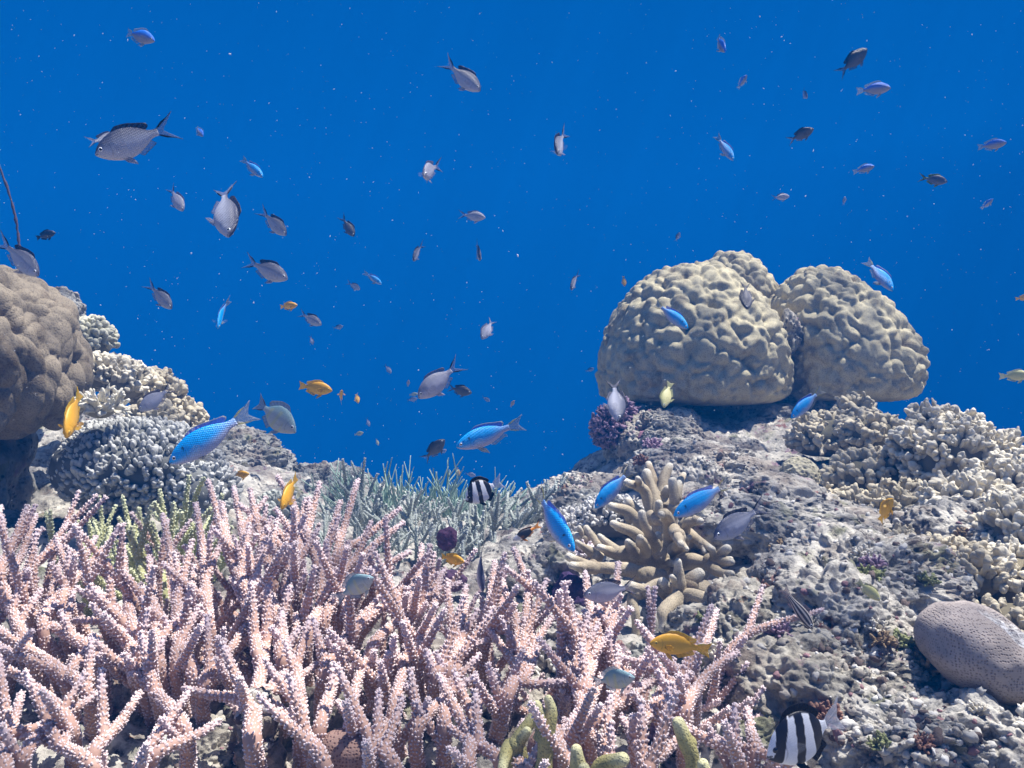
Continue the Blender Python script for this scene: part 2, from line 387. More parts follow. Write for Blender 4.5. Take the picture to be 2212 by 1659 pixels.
def stag_branch(acc, pts, r0, r1, pal, sp=0.0033, br=0.00094, bh=0.0022, rng=R):
    Q, r, T, A, B, L, tot = tube(acc, pts, r0, r1, pal['body'], pal['tip'], rough=0.10, seg=9, step=0.004, tiplen=0.022)
    if sp is None: return
    O = []; Z = []; s = 0.002; k = 0
    while s < tot + r1 * .6:
        i = min(np.searchsorted(L, s), len(Q) - 1); ri = r[i]; m = max(3, int(2 * math.pi * (ri + .0006) / sp))
        th = (np.arange(m) + .5 * (k % 2)) / m * 2 * math.pi + rng.uniform(-.2, .2, m)
        D = A[i] * np.cos(th)[:, None] + B[i] * np.sin(th)[:, None]
        O.append(Q[i] + D * ri * .85 + T[i] * rng.uniform(-.3, .3, m)[:, None] * sp); Z.append(rownorm(D + T[i] * rng.uniform(.5, 1.1, m)[:, None]))
        s += sp * .92; k += 1
    # a cap of corallites on the tip
    m = 5; th = np.arange(m) / m * 6.28; D = A[-1] * np.cos(th)[:, None] + B[-1] * np.sin(th)[:, None]
    O.append(Q[-5] + D * r1 * .5 + T[-1] * r1 * .4); Z.append(rownorm(D * .5 + T[-1]))
    O = np.concatenate(O); Z = np.concatenate(Z); n = len(O); f = rng.uniform(.75, 1.25, n)
    bumps(acc, O, Z, br * f, bh * f, np.asarray(pal['body']) * .9 + np.asarray(pal['cor']) * .1, pal['cor'])

PINK = dict(body=(0.48, 0.30, 0.235), tip=(0.66, 0.54, 0.57), cor=(0.78, 0.67, 0.68))
BROWN = dict(body=(0.40, 0.22, 0.16), tip=(0.60, 0.47, 0.58), cor=(0.76, 0.62, 0.68))
LIME = dict(body=(0.42, 0.42, 0.20), tip=(0.60, 0.62, 0.38), cor=(0.68, 0.70, 0.48))
GREY = dict(body=(0.29, 0.32, 0.28), tip=(0.56, 0.60, 0.55), cor=(0.54, 0.58, 0.54))
MINT = dict(body=(0.33, 0.45, 0.37), tip=(0.56, 0.72, 0.60), cor=(0.58, 0.66, 0.55))

def dY(py, x=0): return float(np.interp(py, [1040, 1120, 1250, 1400, 1550, 1680], [1.05, 1.02, .93, .83, .72, .64]))
def rnd_dir(rng, el0, el1, az0=0, az1=360):
    el = math.radians(rng.uniform(el0, el1)); az = math.radians(rng.uniform(az0, az1))
    return np.array([math.cos(el) * math.cos(az), math.cos(el) * math.sin(az), math.sin(el)])
def side_twigs(acc, Q, T, n, l0, l1, r, pal, rng, **kw):
    for _ in range(n):
        i = rng.randint(int(len(Q) * .15), max(int(len(Q) * .8), int(len(Q) * .15) + 1)); t = T[i]
        a = rng.normal(size=3); a -= t * a.dot(t); a /= np.linalg.norm(a); a[2] = abs(a[2]) * .9 + .15
        d = rownorm(t * rng.uniform(.8, 1.5) + a); l = rng.uniform(l0, l1)
        stag_branch(acc, [Q[i], Q[i] + d * l * .5 + np.array([0, 0, l * .03]), Q[i] + d * l + np.array([0, 0, l * .10])], r, r * .50, pal, rng=rng, **kw)
def colony(name, label, root, pal, heroes, n_fill, spread, rng, mat=M_STAG, group=None, hero_r=.0060, fill_len=(.12, .20), dys=1.0, fill_el=(12, 70), **kw):
    rx, ry, rz = root; t = empty(name, root, label, 'coral', group); rt = np.array(root)
    def finish(acc):
        V, F, C = acc.arrays(); link_mesh('branch', make_mesh('branch', V - rt, F, C), mat, t)
    for h in heroes:
        acc = Acc(); rr = h[0] if not isinstance(h[0], tuple) else 1.0; pp = [q for q in h if isinstance(q, tuple)]
        W = [P(q[0], q[1], (q[2] if len(q) > 2 else dY(q[1]) * dys)) for q in pp]       # tip first
        base = W[-1]; g = gz(base[0], base[1] + .05)
        d = rownorm(rt - base)
        W.append(np.array([base[0] * .75 + rx * .25, base[1] + .04, min(base[2] - .03, max(g, base[2] - .14))]))
        W = W[::-1]
        stag = [np.asarray(w) for w in W]
        Qp = smooth_path(stag, .004); Tp, _, _ = frames(Qp)
        stag_branch(acc, stag, hero_r * 1.12 * rr, hero_r * .40 * rr, pal, rng=rng, **kw)
        L = np.linalg.norm(stag[-1] - stag[0])
        side_twigs(acc, Qp, Tp, int(1 + L * 14), .020, .065, hero_r * .70 * rr, pal, rng, **kw)
        finish(acc)
    for _ in range(n_fill):
        if _ % 7 == 0: sx_ = rx + rng.uniform(-1, 1) * spread[0]; sy_ = ry + rng.uniform(-.15, 1.25) * spread[1]
        acc = Acc(); x = sx_ + rng.uniform(-.02, .02); y = sy_ + rng.uniform(-.02, .02); z = gz(x, y) - .01
        d = rnd_dir(rng, *fill_el); d[0] += (x - rx) / spread[0] * .7; d[1] *= .8; d = rownorm(d); l = rng.uniform(*fill_len)
        bend = rng.normal(size=3) * l * .07
        pts = [np.array([x, y, z]), np.array([x, y, z]) + d * l * .5 + bend, np.array([x, y, z]) + d * l + np.array([0, 0, l * .08])]
        Qp = smooth_path(pts, .004); Tp, _, _ = frames(Qp); r = hero_r * rng.uniform(.8, 1.05)
        stag_branch(acc, pts, r * 1.02, r * .38, pal, rng=rng, **kw)
        side_twigs(acc, Qp, Tp, rng.randint(2, 5), l * .20, l * .40, r * .70, pal, rng, **kw); finish(acc)
    return t

def build_pink():
    G = 'pink staghorn colonies across the near reef'
    rt = lambda px, py, Y: tuple((lambda p: (p[0], p[1], gz(p[0], p[1])))(P(px, py, Y)))
    colony('staghorn_coral', 'pink staghorn coral at the lower left with branches leaning left under the boulder coral', rt(90, 1600, .80), PINK,
        [((-10, 1277), (100, 1345), (210, 1425)), ((-5, 1430), (91, 1498), (154, 1575)), ((60, 1099), (30, 1180), (5, 1260)), ((77, 1114), (50, 1190), (35, 1260)),
         ((147, 1130), (100, 1195), (60, 1270)), ((245, 1162), (190, 1225), (150, 1290)), ((206, 1162), (165, 1240), (133, 1320)), ((130, 1218), (110, 1290), (95, 1370)),
         ((2, 1095), (-25, 1200)), ((-10, 1190), (20, 1300), (60, 1400)), ((45, 1500), (20, 1600), (10, 1670)), ((150, 1520), (90, 1570), (-10, 1600)),
         ((-15, 1350), (60, 1400), (140, 1470)), ((210, 1500), (120, 1560), (50, 1640)), ((60, 1400), (120, 1440), (190, 1500)), ((30, 1590), (100, 1600), (200, 1660))],
        24, (.20, .13), np.random.RandomState(1), group=G)
    colony('staghorn_coral', 'pink staghorn thicket in front of the yellow green staghorn, many crossing thick branches', rt(380, 1600, .82), PINK,
        [((210, 1274), (300, 1362), (330, 1470)), ((266, 1185), (275, 1290), (300, 1400)), ((322, 1204), (335, 1320), (345, 1440)), ((420, 1225), (405, 1330), (380, 1440)),
         ((352, 1113, 1.02), (375, 1230), (390, 1380)), ((423, 1090, 1.02), (440, 1200), (450, 1340)), ((155, 1340), (235, 1345), (290, 1370)), ((400, 1487), (450, 1500), (540, 1530)),
         ((470, 1560), (420, 1590), (330, 1640)), ((130, 1450), (200, 1430), (290, 1450)), ((560, 1310), (500, 1400), (440, 1480)), ((300, 1500), (260, 1560), (200, 1640)),
         ((250, 1420), (330, 1490), (400, 1580)), ((365, 1540), (330, 1600), (300, 1670)), ((180, 1250), (240, 1330), (300, 1440)), ((310, 1270), (360, 1350), (420, 1460))],
        18, (.20, .13), np.random.RandomState(2), group=G)
    colony('staghorn_coral', 'tallest pink staghorn coral, its spikes rising in a fan beside the striped damselfish water gap', rt(660, 1540, .90), PINK,
        [(1.1, (772, 1040), (740, 1150), (700, 1290), (660, 1400)), ((690, 1045), (670, 1130), (640, 1250)), ((735, 1085), (700, 1200), (660, 1330)), ((600, 1030), (640, 1110), (650, 1230)),
         ((870, 1130), (800, 1185), (725, 1270)), ((862, 1100), (790, 1160), (720, 1230)), ((883, 1193), (820, 1230), (740, 1300)), ((905, 1235), (840, 1300), (760, 1380)),
         (1.15, (470, 1150), (545, 1235), (600, 1330), (610, 1430)), ((518, 1092), (575, 1130), (625, 1180), (640, 1280)), ((540, 1060), (560, 1150), (590, 1260)), ((660, 1080), (640, 1180), (620, 1300)),
         (1.2, (590, 1290), (575, 1390), (555, 1500), (545, 1600)), ((686, 1435), (620, 1480), (550, 1520)), ((500, 1250), (540, 1330), (560, 1430)), ((790, 1150), (750, 1250), (700, 1350)),
         ((567, 1495), (630, 1560), (700, 1650)), ((640, 1330), (640, 1430), (650, 1550)), ((820, 1290), (760, 1360), (700, 1460)), ((480, 1090), (500, 1200), (540, 1300)), ((760, 1400), (720, 1480), (690, 1580)),
         ((450, 1040, 1.05), (470, 1110), (500, 1210)), ((505, 1055, 1.05), (520, 1130), (540, 1220))],
        34, (.20, .16), np.random.RandomState(3), group=G)
    colony('staghorn_coral', 'central pink staghorn coral with slender upright spikes in front of grey damselfish', rt(950, 1580, .85), PINK,
        [((911, 1180), (905, 1240), (885, 1320)), ((960, 1232), (915, 1302), (850, 1350), (800, 1420)), ((992, 1260), (925, 1285), (870, 1330)), ((1006, 1267), (995, 1390), (970, 1460)),
         ((922, 1333), (978, 1383), (985, 1460)), ((1052, 1383), (990, 1410), (940, 1470)), ((1069, 1215), (1060, 1290), (1050, 1370)), ((1083, 1253), (1115, 1344), (1120, 1442), (1095, 1510)),
         ((1190, 1337), (1150, 1400), (1110, 1470)), ((1215, 1473), (1160, 1478), (1100, 1490)), ((890, 1370), (870, 1450), (850, 1560)), ((800, 1400), (770, 1480), (760, 1580)), ((925, 1410), (960, 1480), (960, 1570)),
         ((1010, 1440), (970, 1500), (900, 1580)), ((950, 1555), (1010, 1600), (1080, 1650)), ((860, 1480), (840, 1560), (800, 1640)), ((1140, 1270), (1135, 1340), (1125, 1420)), ((1040, 1500), (1020, 1580), (1010, 1660)),
         ((730, 1520), (780, 1580), (850, 1650)), ((950, 1250), (930, 1340), (900, 1430))],
        18, (.18, .10), np.random.RandomState(4), group=G, fill_len=(.10, .16))
    colony('staghorn_coral', 'pink staghorn coral with one long branch arching down from the white and black fish', rt(1270, 1620, .84), PINK,
        [(1.05, (1110, 1187, 1.0), (1150, 1267, .95), (1227, 1323, .9), (1293, 1369, .87), (1335, 1420, .85), (1330, 1520, .8)), ((1335, 1218), (1330, 1300), (1315, 1400)), ((1265, 1239), (1272, 1300), (1290, 1380)),
         ((1318, 1300), (1290, 1400), (1260, 1500)), ((1220, 1400), (1245, 1480), (1260, 1560)), ((1247, 1547), (1290, 1600), (1320, 1660)), ((1345, 1550), (1370, 1600), (1390, 1660)),
         ((1180, 1520), (1200, 1590), (1230, 1660)), ((1400, 1480), (1340, 1520), (1280, 1570)), ((1300, 1460), (1270, 1530), (1230, 1600)), ((1130, 1560), (1120, 1620), (1130, 1680)), ((1240, 1340), (1250, 1410), (1270, 1500))],
        7, (.12, .06), np.random.RandomState(5), group=G, fill_len=(.09, .14))
    colony('staghorn_coral', 'rightmost pink staghorn coral, its prongs around the big orange yellow fish', rt(1500, 1640, .84), PINK,
        [((1384, 1355), (1440, 1425), (1480, 1490)), ((1548, 1320), (1530, 1375), (1500, 1440)), ((1592, 1411), (1545, 1440), (1510, 1480), (1480, 1545)), ((1380, 1480), (1430, 1470), (1500, 1475)),
         ((1400, 1420), (1440, 1460), (1480, 1520)), ((1615, 1533), (1622, 1580), (1630, 1640)), ((1440, 1470), (1400, 1540), (1370, 1600)), ((1482, 1582), (1440, 1620), (1400, 1670)),
         ((1520, 1590), (1590, 1610), (1690, 1665)), ((1340, 1420), (1400, 1440), (1460, 1500)), ((1460, 1560), (1530, 1600), (1600, 1650))],
        2, (.08, .06), np.random.RandomState(6), group=G)
    colony('green_staghorn_coral', 'yellow green staghorn coral standing behind the pink thicket near the dark hollow', rt(350, 1290, 1.22), LIME,
        [((408, 1030, 1.18), (400, 1100, 1.18), (390, 1200, 1.2)), ((440, 1035, 1.18), (420, 1080, 1.2), (400, 1150, 1.2)), ((345, 1060, 1.15), (355, 1120, 1.15), (360, 1210, 1.15)), ((300, 1100, 1.1), (310, 1170, 1.1), (330, 1260, 1.1)),
         ((265, 1075, 1.2), (275, 1120, 1.2), (285, 1170, 1.2)), ((455, 1100, 1.15), (430, 1130, 1.15), (410, 1180, 1.15)), ((375, 1090, 1.1), (370, 1160, 1.1), (360, 1250, 1.1)), ((330, 1130, 1.08), (345, 1200, 1.08), (355, 1300, 1.05)),
         ((480, 1070, 1.2), (460, 1120, 1.2), (440, 1190, 1.2)), ((285, 1140, 1.08), (300, 1220, 1.08), (330, 1300, 1.05)), ((500, 1140, 1.15), (470, 1170, 1.15), (440, 1220, 1.15))],
        22, (.10, .08), np.random.RandomState(7), fill_len=(.08, .13), hero_r=.0056, sp=.0042, br=.0011, bh=.0018)
    colony('green_staghorn_coral', 'darker olive green staghorn coral in the shade under the big boulder coral', rt(170, 1330, 1.18), LIME,
        [((215, 1075, 1.25), (220, 1130, 1.25), (225, 1190, 1.22)), ((165, 1120, 1.12), (180, 1170, 1.12), (190, 1230, 1.12)), ((100, 1110, 1.12), (110, 1160, 1.12), (120, 1220, 1.12)), ((120, 1190, 1.1), (150, 1220, 1.1), (180, 1270, 1.1)),
         ((240, 1140, 1.15), (225, 1200, 1.12), (215, 1260, 1.1)), ((55, 1350, .98), (60, 1400, .98), (65, 1450, .98)), ((190, 1120, 1.15), (200, 1180, 1.15), (205, 1250, 1.12))],
        10, (.08, .06), np.random.RandomState(8), fill_len=(.05, .09), hero_r=.0050, sp=.0042, br=.0011, bh=.0018)
    colony('grey_staghorn_coral', 'grey staghorn bush with upright blunt spikes below the smaller striped fish', rt(1030, 1230, 1.72), GREY,
        [((1045, 1105, 1.65), (1040, 1170, 1.65)), ((1075, 1085, 1.7), (1070, 1150, 1.7)), ((1010, 1110, 1.65), (1015, 1180, 1.65)), ((985, 1120, 1.65), (990, 1190, 1.65)), ((1097, 1065, 1.75), (1090, 1140, 1.7)), ((1120, 1075, 1.75), (1110, 1150, 1.7)),
         ((960, 1130, 1.6), (965, 1200, 1.6)), ((1060, 1150, 1.55), (1065, 1220, 1.55)), ((1150, 1100, 1.7), (1120, 1130, 1.7)), ((1030, 1150, 1.55), (1030, 1230, 1.5))],
        50, (.17, .10), np.random.RandomState(9), mat=M_CORAL, hero_r=.0058, fill_len=(.06, .12), sp=.006, br=.0012, bh=.0018)
    colony('grey_staghorn_coral', 'dull grey staghorn with three bare fingers poking into blue water behind tallest pink spikes', rt(800, 1200, 1.8), GREY,
        [((747, 1005, 1.8), (748, 1060, 1.8)), ((760, 1000, 1.8), (775, 1040, 1.8), (785, 1090, 1.8)), ((788, 992, 1.8), (783, 1040, 1.8), (785, 1100, 1.8)), ((815, 1025, 1.8), (800, 1060, 1.8), (790, 1110, 1.8)), ((830, 1040, 1.75), (810, 1090, 1.75)), ((770, 1050, 1.75), (780, 1110, 1.7))],
        30, (.13, .10), np.random.RandomState(10), mat=M_CORAL, hero_r=.0052, fill_len=(.06, .11), sp=.006, br=.0012, bh=.0018)
    colony('grey_staghorn_coral', 'low grey green staghorn bush hiding the ground under the purple sponge lump', rt(900, 1240, 1.5), GREY,
        [((860, 1150, 1.5), (865, 1210, 1.5)), ((900, 1140, 1.5), (900, 1200, 1.5)), ((930, 1150, 1.48), (925, 1210, 1.48)), ((830, 1130, 1.55), (840, 1200, 1.5)), ((1000, 1170, 1.45), (1000, 1230, 1.42))],
        46, (.17, .09), np.random.RandomState(15), mat=M_CORAL, hero_r=.0046, fill_len=(.05, .10), sp=.006, br=.0011, bh=.0016)
    colony('bushy_coral', 'pale mint bushy coral of thin twigs on the far edge of the reef', rt(880, 1150, 2.0), MINT,
        [((870, 1005, 2.0), (868, 1060, 2.0)), ((855, 1015, 2.0), (860, 1070, 2.0)), ((840, 1020, 2.0), (855, 1080, 2.0)), ((890, 1020, 2.0), (880, 1070, 2.0)), ((825, 1030, 2.0), (850, 1080, 2.0)), ((905, 1030, 2.0), (885, 1080, 2.0)), ((925, 1040, 2.0), (905, 1090, 2.0)),
         ((865, 1030, 1.9), (865, 1090, 1.9)), ((845, 1045, 1.9), (855, 1100, 1.9)), ((885, 1050, 1.9), (880, 1100, 1.9))],
        95, (.13, .08), np.random.RandomState(12), mat=M_CORAL, hero_r=.0026, fill_len=(.08, .15), fill_el=(30, 85), sp=None)
    colony('bushy_coral', 'second mint bushy coral, shorter twigs between the mint bush and striped fish', rt(970, 1150, 2.05), MINT,
        [((940, 1040, 2.0), (955, 1100, 2.0)), ((985, 1060, 2.0), (980, 1110, 2.0)), ((1000, 1070, 2.0), (995, 1120, 2.0)), ((965, 1075, 2.0), (965, 1120, 2.0))],
        75, (.12, .07), np.random.RandomState(13), mat=M_CORAL, hero_r=.0034, fill_len=(.05, .10), fill_el=(35, 88), sp=None)
build_pink()

# ------------------------------------------------------------------ massive corals: star-shaped bodies with lumps
def star_body(c, rx0, rx1, ry, up, dn, sub, shear=0.0, ex=2.4, taper=0.0):
    D, F = icos(sub); D = D.copy()
    e = ex; k = (np.abs(D) ** e).sum(1) ** (-1 / e); V = D * k[:, None]
    V = np.stack([V[:, 0] * np.where(V[:, 0] < 0, rx0, rx1), V[:, 1] * ry, np.where(V[:, 2] < 0, -dn * np.tanh(1.9 * np.abs(V[:, 2])), V[:, 2] * up)], 1)
    q = np.clip(V[:, 2] / up, 0, 1) ** 1.3; V[:, :2] *= (1 - taper * q)[:, None]; V[:, 0] += shear * np.clip(V[:, 2] / up, 0, 1)
    return V, F
def build_dome():
    t = empty('boulder_coral', P(1650, 880, 2.6), 'massive pale beige dimpled boulder coral split in lobes on top of the right reef', 'coral')
    lobes = [((1507, 790), 2.50, .256, .225, .30, .262, .10, -.005, 6, 21, 'front lobe of the boulder coral, greyer and broader'),
             ((1588, 740), 2.78, .155, .150, .17, .262, .20, -.01, 6, 22, 'small rear lobe peeping over the front one'),
             ((1806, 790), 2.60, .176, .206, .28, .270, .095, -.055, 6, 23, 'right lobe of the boulder coral, sloping to a point')]
    for (px, py), Y, rx0, rx1, ry, up, dn, sh, sub, sd, lab in lobes:
        c = P(px, py, Y); V, F = star_body(c, rx0, rx1, ry, up, dn * 1.1, sub, sh, ex=2.5, taper=.20 if sd != 23 else .30)
        n = vert_normals(V, F); W = V + c; W = W + .012 * np.stack([vnoise(W, 20, 1), vnoise(W, 20, 2), vnoise(W, 20, 3)], 1)
        low = np.clip((V[:, 2] + dn * .98) / (dn * .25), 0.2, 1)
        d = .040 * (lumps(W, 33, sd) - .75) + .012 * (lumps(W, 52, sd + 9) - .7) + .012 * vnoise(W, 8, sd + 3) + .005 * vnoise(W, 60, sd + 4)
        d *= low
        V = V + n * d[:, None]
        C = np.array([.47, .42, .275]) * (1 + .10 * vnoise(V + c, 12, 9))[:, None]
        o = link_mesh('lobe', make_mesh('lobe', V + c - np.array(t.location), F, C), M_SMOOTH, t); o['label'] = lab
    V, F = icos(6); c = P(1610, 900, 2.62); V = V * np.array([.34, .26, .075]); V = V + rownorm(V) * (.035 * fbm(V + c, 16, 4, 9))[:, None]
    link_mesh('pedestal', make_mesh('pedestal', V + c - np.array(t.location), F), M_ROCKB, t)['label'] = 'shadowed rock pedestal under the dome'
    # the rubble wedged in the cleft
    acc = Acc(); V, F = icos(4); c = P(1703, 725, 2.42)
    V = V * np.array([.028, .04, .05]); V = V + rownorm(V) * (.018 * fbm(V, 60, 4, 3))[:, None]
    link_mesh('rubble_plug', make_mesh('rubble_plug', V + c - np.array(t.location), F), M_LIME, t)['label'] = 'dark speckled rubble wedged in the cleft'
build_dome()

def build_left_boulder():
    c = P(-70, 757, 1.42); t = empty('lobed_coral', c + np.array([0, 0, -.13]), 'big smooth brownish boulder coral with bulging lobes at the left edge', 'coral')
    V, F = star_body(c, .20, .145, .19, .130, .120, 7, -.03, ex=2.3)
    W = V + c; W = W + .02 * np.stack([vnoise(W, 12, 1), vnoise(W, 12, 2), vnoise(W, 12, 3)], 1); W[:, 2] *= .62
    n = vert_normals(V, F)
    d = .052 * (lumps(W, 21, 31) - .7) + .024 * (lumps(W, 38, 32) - .7) + .014 * vnoise(W, 9, 33) + .010 * (lumps(W, 36, 35) - .7)
    V = V + n * d[:, None]
    C = np.array([.24, .20, .145]) * (1 + .12 * vnoise(V + c, 10, 9))[:, None]
    link_mesh('body', make_mesh('body', V - np.array([0, 0, -.13]), F, C), M_SMOOTH, t)
    # the stalk that carries it
    V, F = icos(5); V = V * np.array([.13, .13, .14]); V = V + rownorm(V) * (.03 * fbm(V, 14, 4, 9))[:, None]
    link_mesh('stalk', make_mesh('stalk', V + np.array([-.10, .10, -.10]), F), M_ROCKB, t)
build_left_boulder()

# ------------------------------------------------------------------ rocks
def rock(label, px, py, Y, rx, ry, rz, sd, mat=M_ROCK, sub=6, amp=1.0, name='coral_rock', cat='rock', group=None, rot=0.0, sink=0):
    c = P(px, py, Y); V, F = icos(sub); V = V * np.array([rx, ry, rz]); m = (rx * ry * rz) ** (1 / 3)
    if rot: V = V @ np.array(Matrix.Rotation(rot, 3, 'Y')).T
    W = V + c; n = rownorm(V)
    W = W + .25 * m * np.stack([vnoise(W, .9 / m, 1), vnoise(W, .9 / m, 2), vnoise(W, .9 / m, 3)], 1)
    d = amp * m * (.48 * (lumps(W, .9 / m, sd) - .65) + .35 * (lumps(W, 2.2 / m, sd + 1) - .65) + .16 * fbm(W, 1.6 / m, 4, sd + 2) + .18 * (lumps(W, 5.0 / m, sd + 5) - .65) + .12 * (lumps(W, 11.0 / m, sd + 6) - .65))
    d -= amp * m * .35 * np.clip(vnoise(W, 2.4 / m, sd + 9) - .45, 0, 1)
    V = V + n * d[:, None] + .0034 * n * fbm(W, 120, 3, sd)[:, None] - n * (.009 * np.clip(.40 - worley(W, 60, sd + 3), 0, 1) / .40 * (vnoise(W, 18, 91) > 0))[:, None]
    if sub > 5: k_ = n[:, 2] > .15; SITES.append((V + c)[k_][::5])
    o = link_mesh(name, make_mesh(name, V, F), mat, loc=c); return tag(o, label, cat, group)
rock('pale pitted rock ledge under the left end of the split boulder coral', 1425, 965, 2.22, .115, .13, .085, 101, M_LIME, 7, .7)
rock('knob of purple tinged rock just behind the maroon soft coral', 1375, 915, 2.34, .055, .06, .045, 102, M_LIME, 6, .8)
rock('white lit rock shoulder sloping into blue water left of the finger coral', 1260, 1085, 2.05, .085, .10, .055, 103, M_ROCK, 7, .8)
rock('grey rubble ridge left of the tan finger coral', 1270, 1130, 1.75, .075, .09, .05, 104, M_ROCKB, 6, 1.)
rock('broad grey rock slab above the finger coral', 1500, 1030, 1.95, .14, .12, .06, 105, M_ROCK, 7, .8)
rock('long sunlit rock shelf running below the small pitted round coral', 1700, 1150, 1.45, .17, .14, .055, 106, M_ROCK, 7, .8, rot=.12)
rock('rounded grey rock beneath the small pale yellow fish', 1850, 1270, 1.18, .12, .11, .055, 107, M_ROCK, 7, .9)
rock('arched rock with a dark hole beside the striped cardinalfish', 1830, 1375, 1.02, .065, .08, .05, 108, M_ROCK, 6, 1.2)
rock('brown algae covered boulder above the large striped fish', 1830, 1480, .94, .065, .07, .045, 109, M_LIME, 7, 1.0)
rock('knobbly yellowish rock at the lower right below the honeycomb coral', 1960, 1610, .84, .075, .07, .035, 110, M_ROCK, 7, 1.2)
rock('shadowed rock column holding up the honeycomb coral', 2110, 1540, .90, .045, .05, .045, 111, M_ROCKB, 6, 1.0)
rock('bright rock in the bottom right corner', 2200, 1640, .82, .05, .06, .045, 112, M_ROCK, 6, 1.0)
rock('reddish crusted rubble mound behind the orange yellow fish', 1610, 1370, 1.08, .075, .07, .045, 113, M_LIME, 6, 1.1)
rock('dark weedy rock under the tan finger coral', 1430, 1470, 1.08, .06, .06, .030, 114, M_ROCKB, 6, 1.2)
rock('white sunlit rubble patch left of the deep purple sponge', 1165, 1260, 1.28, .055, .06, .04, 115, M_ROCK, 6, 1.2)
rock('pale rubble behind the long arching pink branch', 1205, 1400, 1.02, .05, .05, .035, 116, M_ROCK, 6, 1.2)
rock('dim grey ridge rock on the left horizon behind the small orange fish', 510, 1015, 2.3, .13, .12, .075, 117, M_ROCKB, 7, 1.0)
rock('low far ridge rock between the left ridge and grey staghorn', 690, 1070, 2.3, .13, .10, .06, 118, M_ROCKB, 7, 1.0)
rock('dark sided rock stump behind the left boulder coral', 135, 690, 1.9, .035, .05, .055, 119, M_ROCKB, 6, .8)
rock('encrusted rock peg at the very foot of the pink thicket in the middle', 565, 1610, .74, .014, .02, .040, 120, M_LIME, 6, 1.1)
rock('pinkish rubble lump at the bottom edge under the pink branches', 440, 1650, .78, .04, .04, .022, 121, M_LIME, 6, 1.2)
rock('brown rough rock between orange fish and large striped fish', 1700, 1500, .93, .07, .07, .045, 122, M_LIME, 6, 1.2)
rock('rock shelf under the right edge knobbly corals', 2120, 1190, 1.35, .11, .10, .06, 123, M_ROCK, 6, 1.0)
for k, (px, py, Y) in enumerate([(1480, 1520, .98), (1570, 1470, 1.0), (1660, 1440, 1.02), (1760, 1430, 1.0), (1620, 1590, .86), (1800, 1600, .86), (1550, 1230, 1.42), (1620, 1300, 1.25), (1750, 1330, 1.15), (1930, 1400, 1.0), (1100, 1400, 1.05),
                                 (1060, 1480, .98), (880, 1500, .98), (650, 1600, .84), (150, 1640, .80), (280, 1600, .88), (1150, 1560, .88), (1580, 1180, 1.5), (1900, 1220, 1.3), (1350, 1580, .86), (990, 1620, .82), (1490, 1140, 1.62), (1780, 1240, 1.3)]):
    s = .016 + .018 * R.rand()
    c = P(px, py, Y); g = gz(c[0], c[1]); pyy = 829.5 - (g + s * .5) / (S * Y)
    rock('lump of dead coral rubble lying loose on the reef', px, pyy, Y, s * 1.3, s * 1.2, s * .8, 200 + k * 3, (M_ROCK, M_LIME, M_ROCKB)[k % 3], 5, 1.2, name='rubble', cat='rubble', group='loose dead coral rubble')

# ------------------------------------------------------------------ knobbly corals
def knobs(acc, c, rad, n, kr, kl, col, top, rng, el_min=-20, sub=2, up=.35, sub_nubs=2, front=False):
    """a body ellipsoid bristling with lumpy nubs"""
    rad = np.asarray(rad, float); V, F = icos(4); B = V * rad * .86
    B = B + rownorm(V) * (rad.mean() * .12 * fbm(B + c, .9 / rad.mean(), 3, 5))[:, None]
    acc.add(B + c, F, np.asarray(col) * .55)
    n = int(n * 1.5); kr = kr * .84; D = rng.normal(size=(n * 4, 3)); D = rownorm(D); D = D[(D[:, 2] > math.sin(math.radians(el_min))) & (D[:, 1] < .55)][:n]
    if len(D) == 0: return
    O = c + D * rad * .84; Z = rownorm(D / rad * rad.mean() + np.array([0, 0, up]) + rng.normal(size=D.shape) * .18)
    L = kl * rng.uniform(.7, 1.35, len(D)); Rr = kr * rng.uniform(.75, 1.25, len(D))
    Os = [O]; Zs = [Z]; Ls = [L]; Rs = [Rr]
    for _ in range(sub_nubs):
        z2 = rownorm(Z + rng.normal(size=Z.shape) * .75); Os.append(O + Z * (L * rng.uniform(.45, .95, len(L)))[:, None]); Zs.append(z2); Ls.append(L * .55); Rs.append(Rr * .68)
    O = np.concatenate(Os); Z = np.concatenate(Zs); L = np.concatenate(Ls); Rr = np.concatenate(Rs); m = len(O)
    X, Yv = orient(Z); T, TF = icos(sub); nt_ = len(T)
    V = O[:, None] + X[:, None] * (T[None, :, 0:1] * Rr[:, None, None]) + Yv[:, None] * (T[None, :, 1:2] * Rr[:, None, None]) + Z[:, None] * (T[None, :, 2:3] * (L * .9)[:, None, None] + (L * .35)[:, None, None])
    V = V.reshape(-1, 3); nn = (X[:, None] * T[None, :, 0:1] + Yv[:, None] * T[None, :, 1:2] + Z[:, None] * T[None, :, 2:3]).reshape(-1, 3)
    V = V + nn * (kr * (.50 * vnoise(V, .55 / kr, 4) + .34 * vnoise(V, 1.2 / kr, 5)))[:, None]
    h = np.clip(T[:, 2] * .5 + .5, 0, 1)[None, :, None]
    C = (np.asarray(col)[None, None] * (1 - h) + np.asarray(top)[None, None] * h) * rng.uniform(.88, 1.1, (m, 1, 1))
    acc.add(V, (TF[None] + nt_ * np.arange(m)[:, None, None]).reshape(-1, 3), C.reshape(-1, 3))
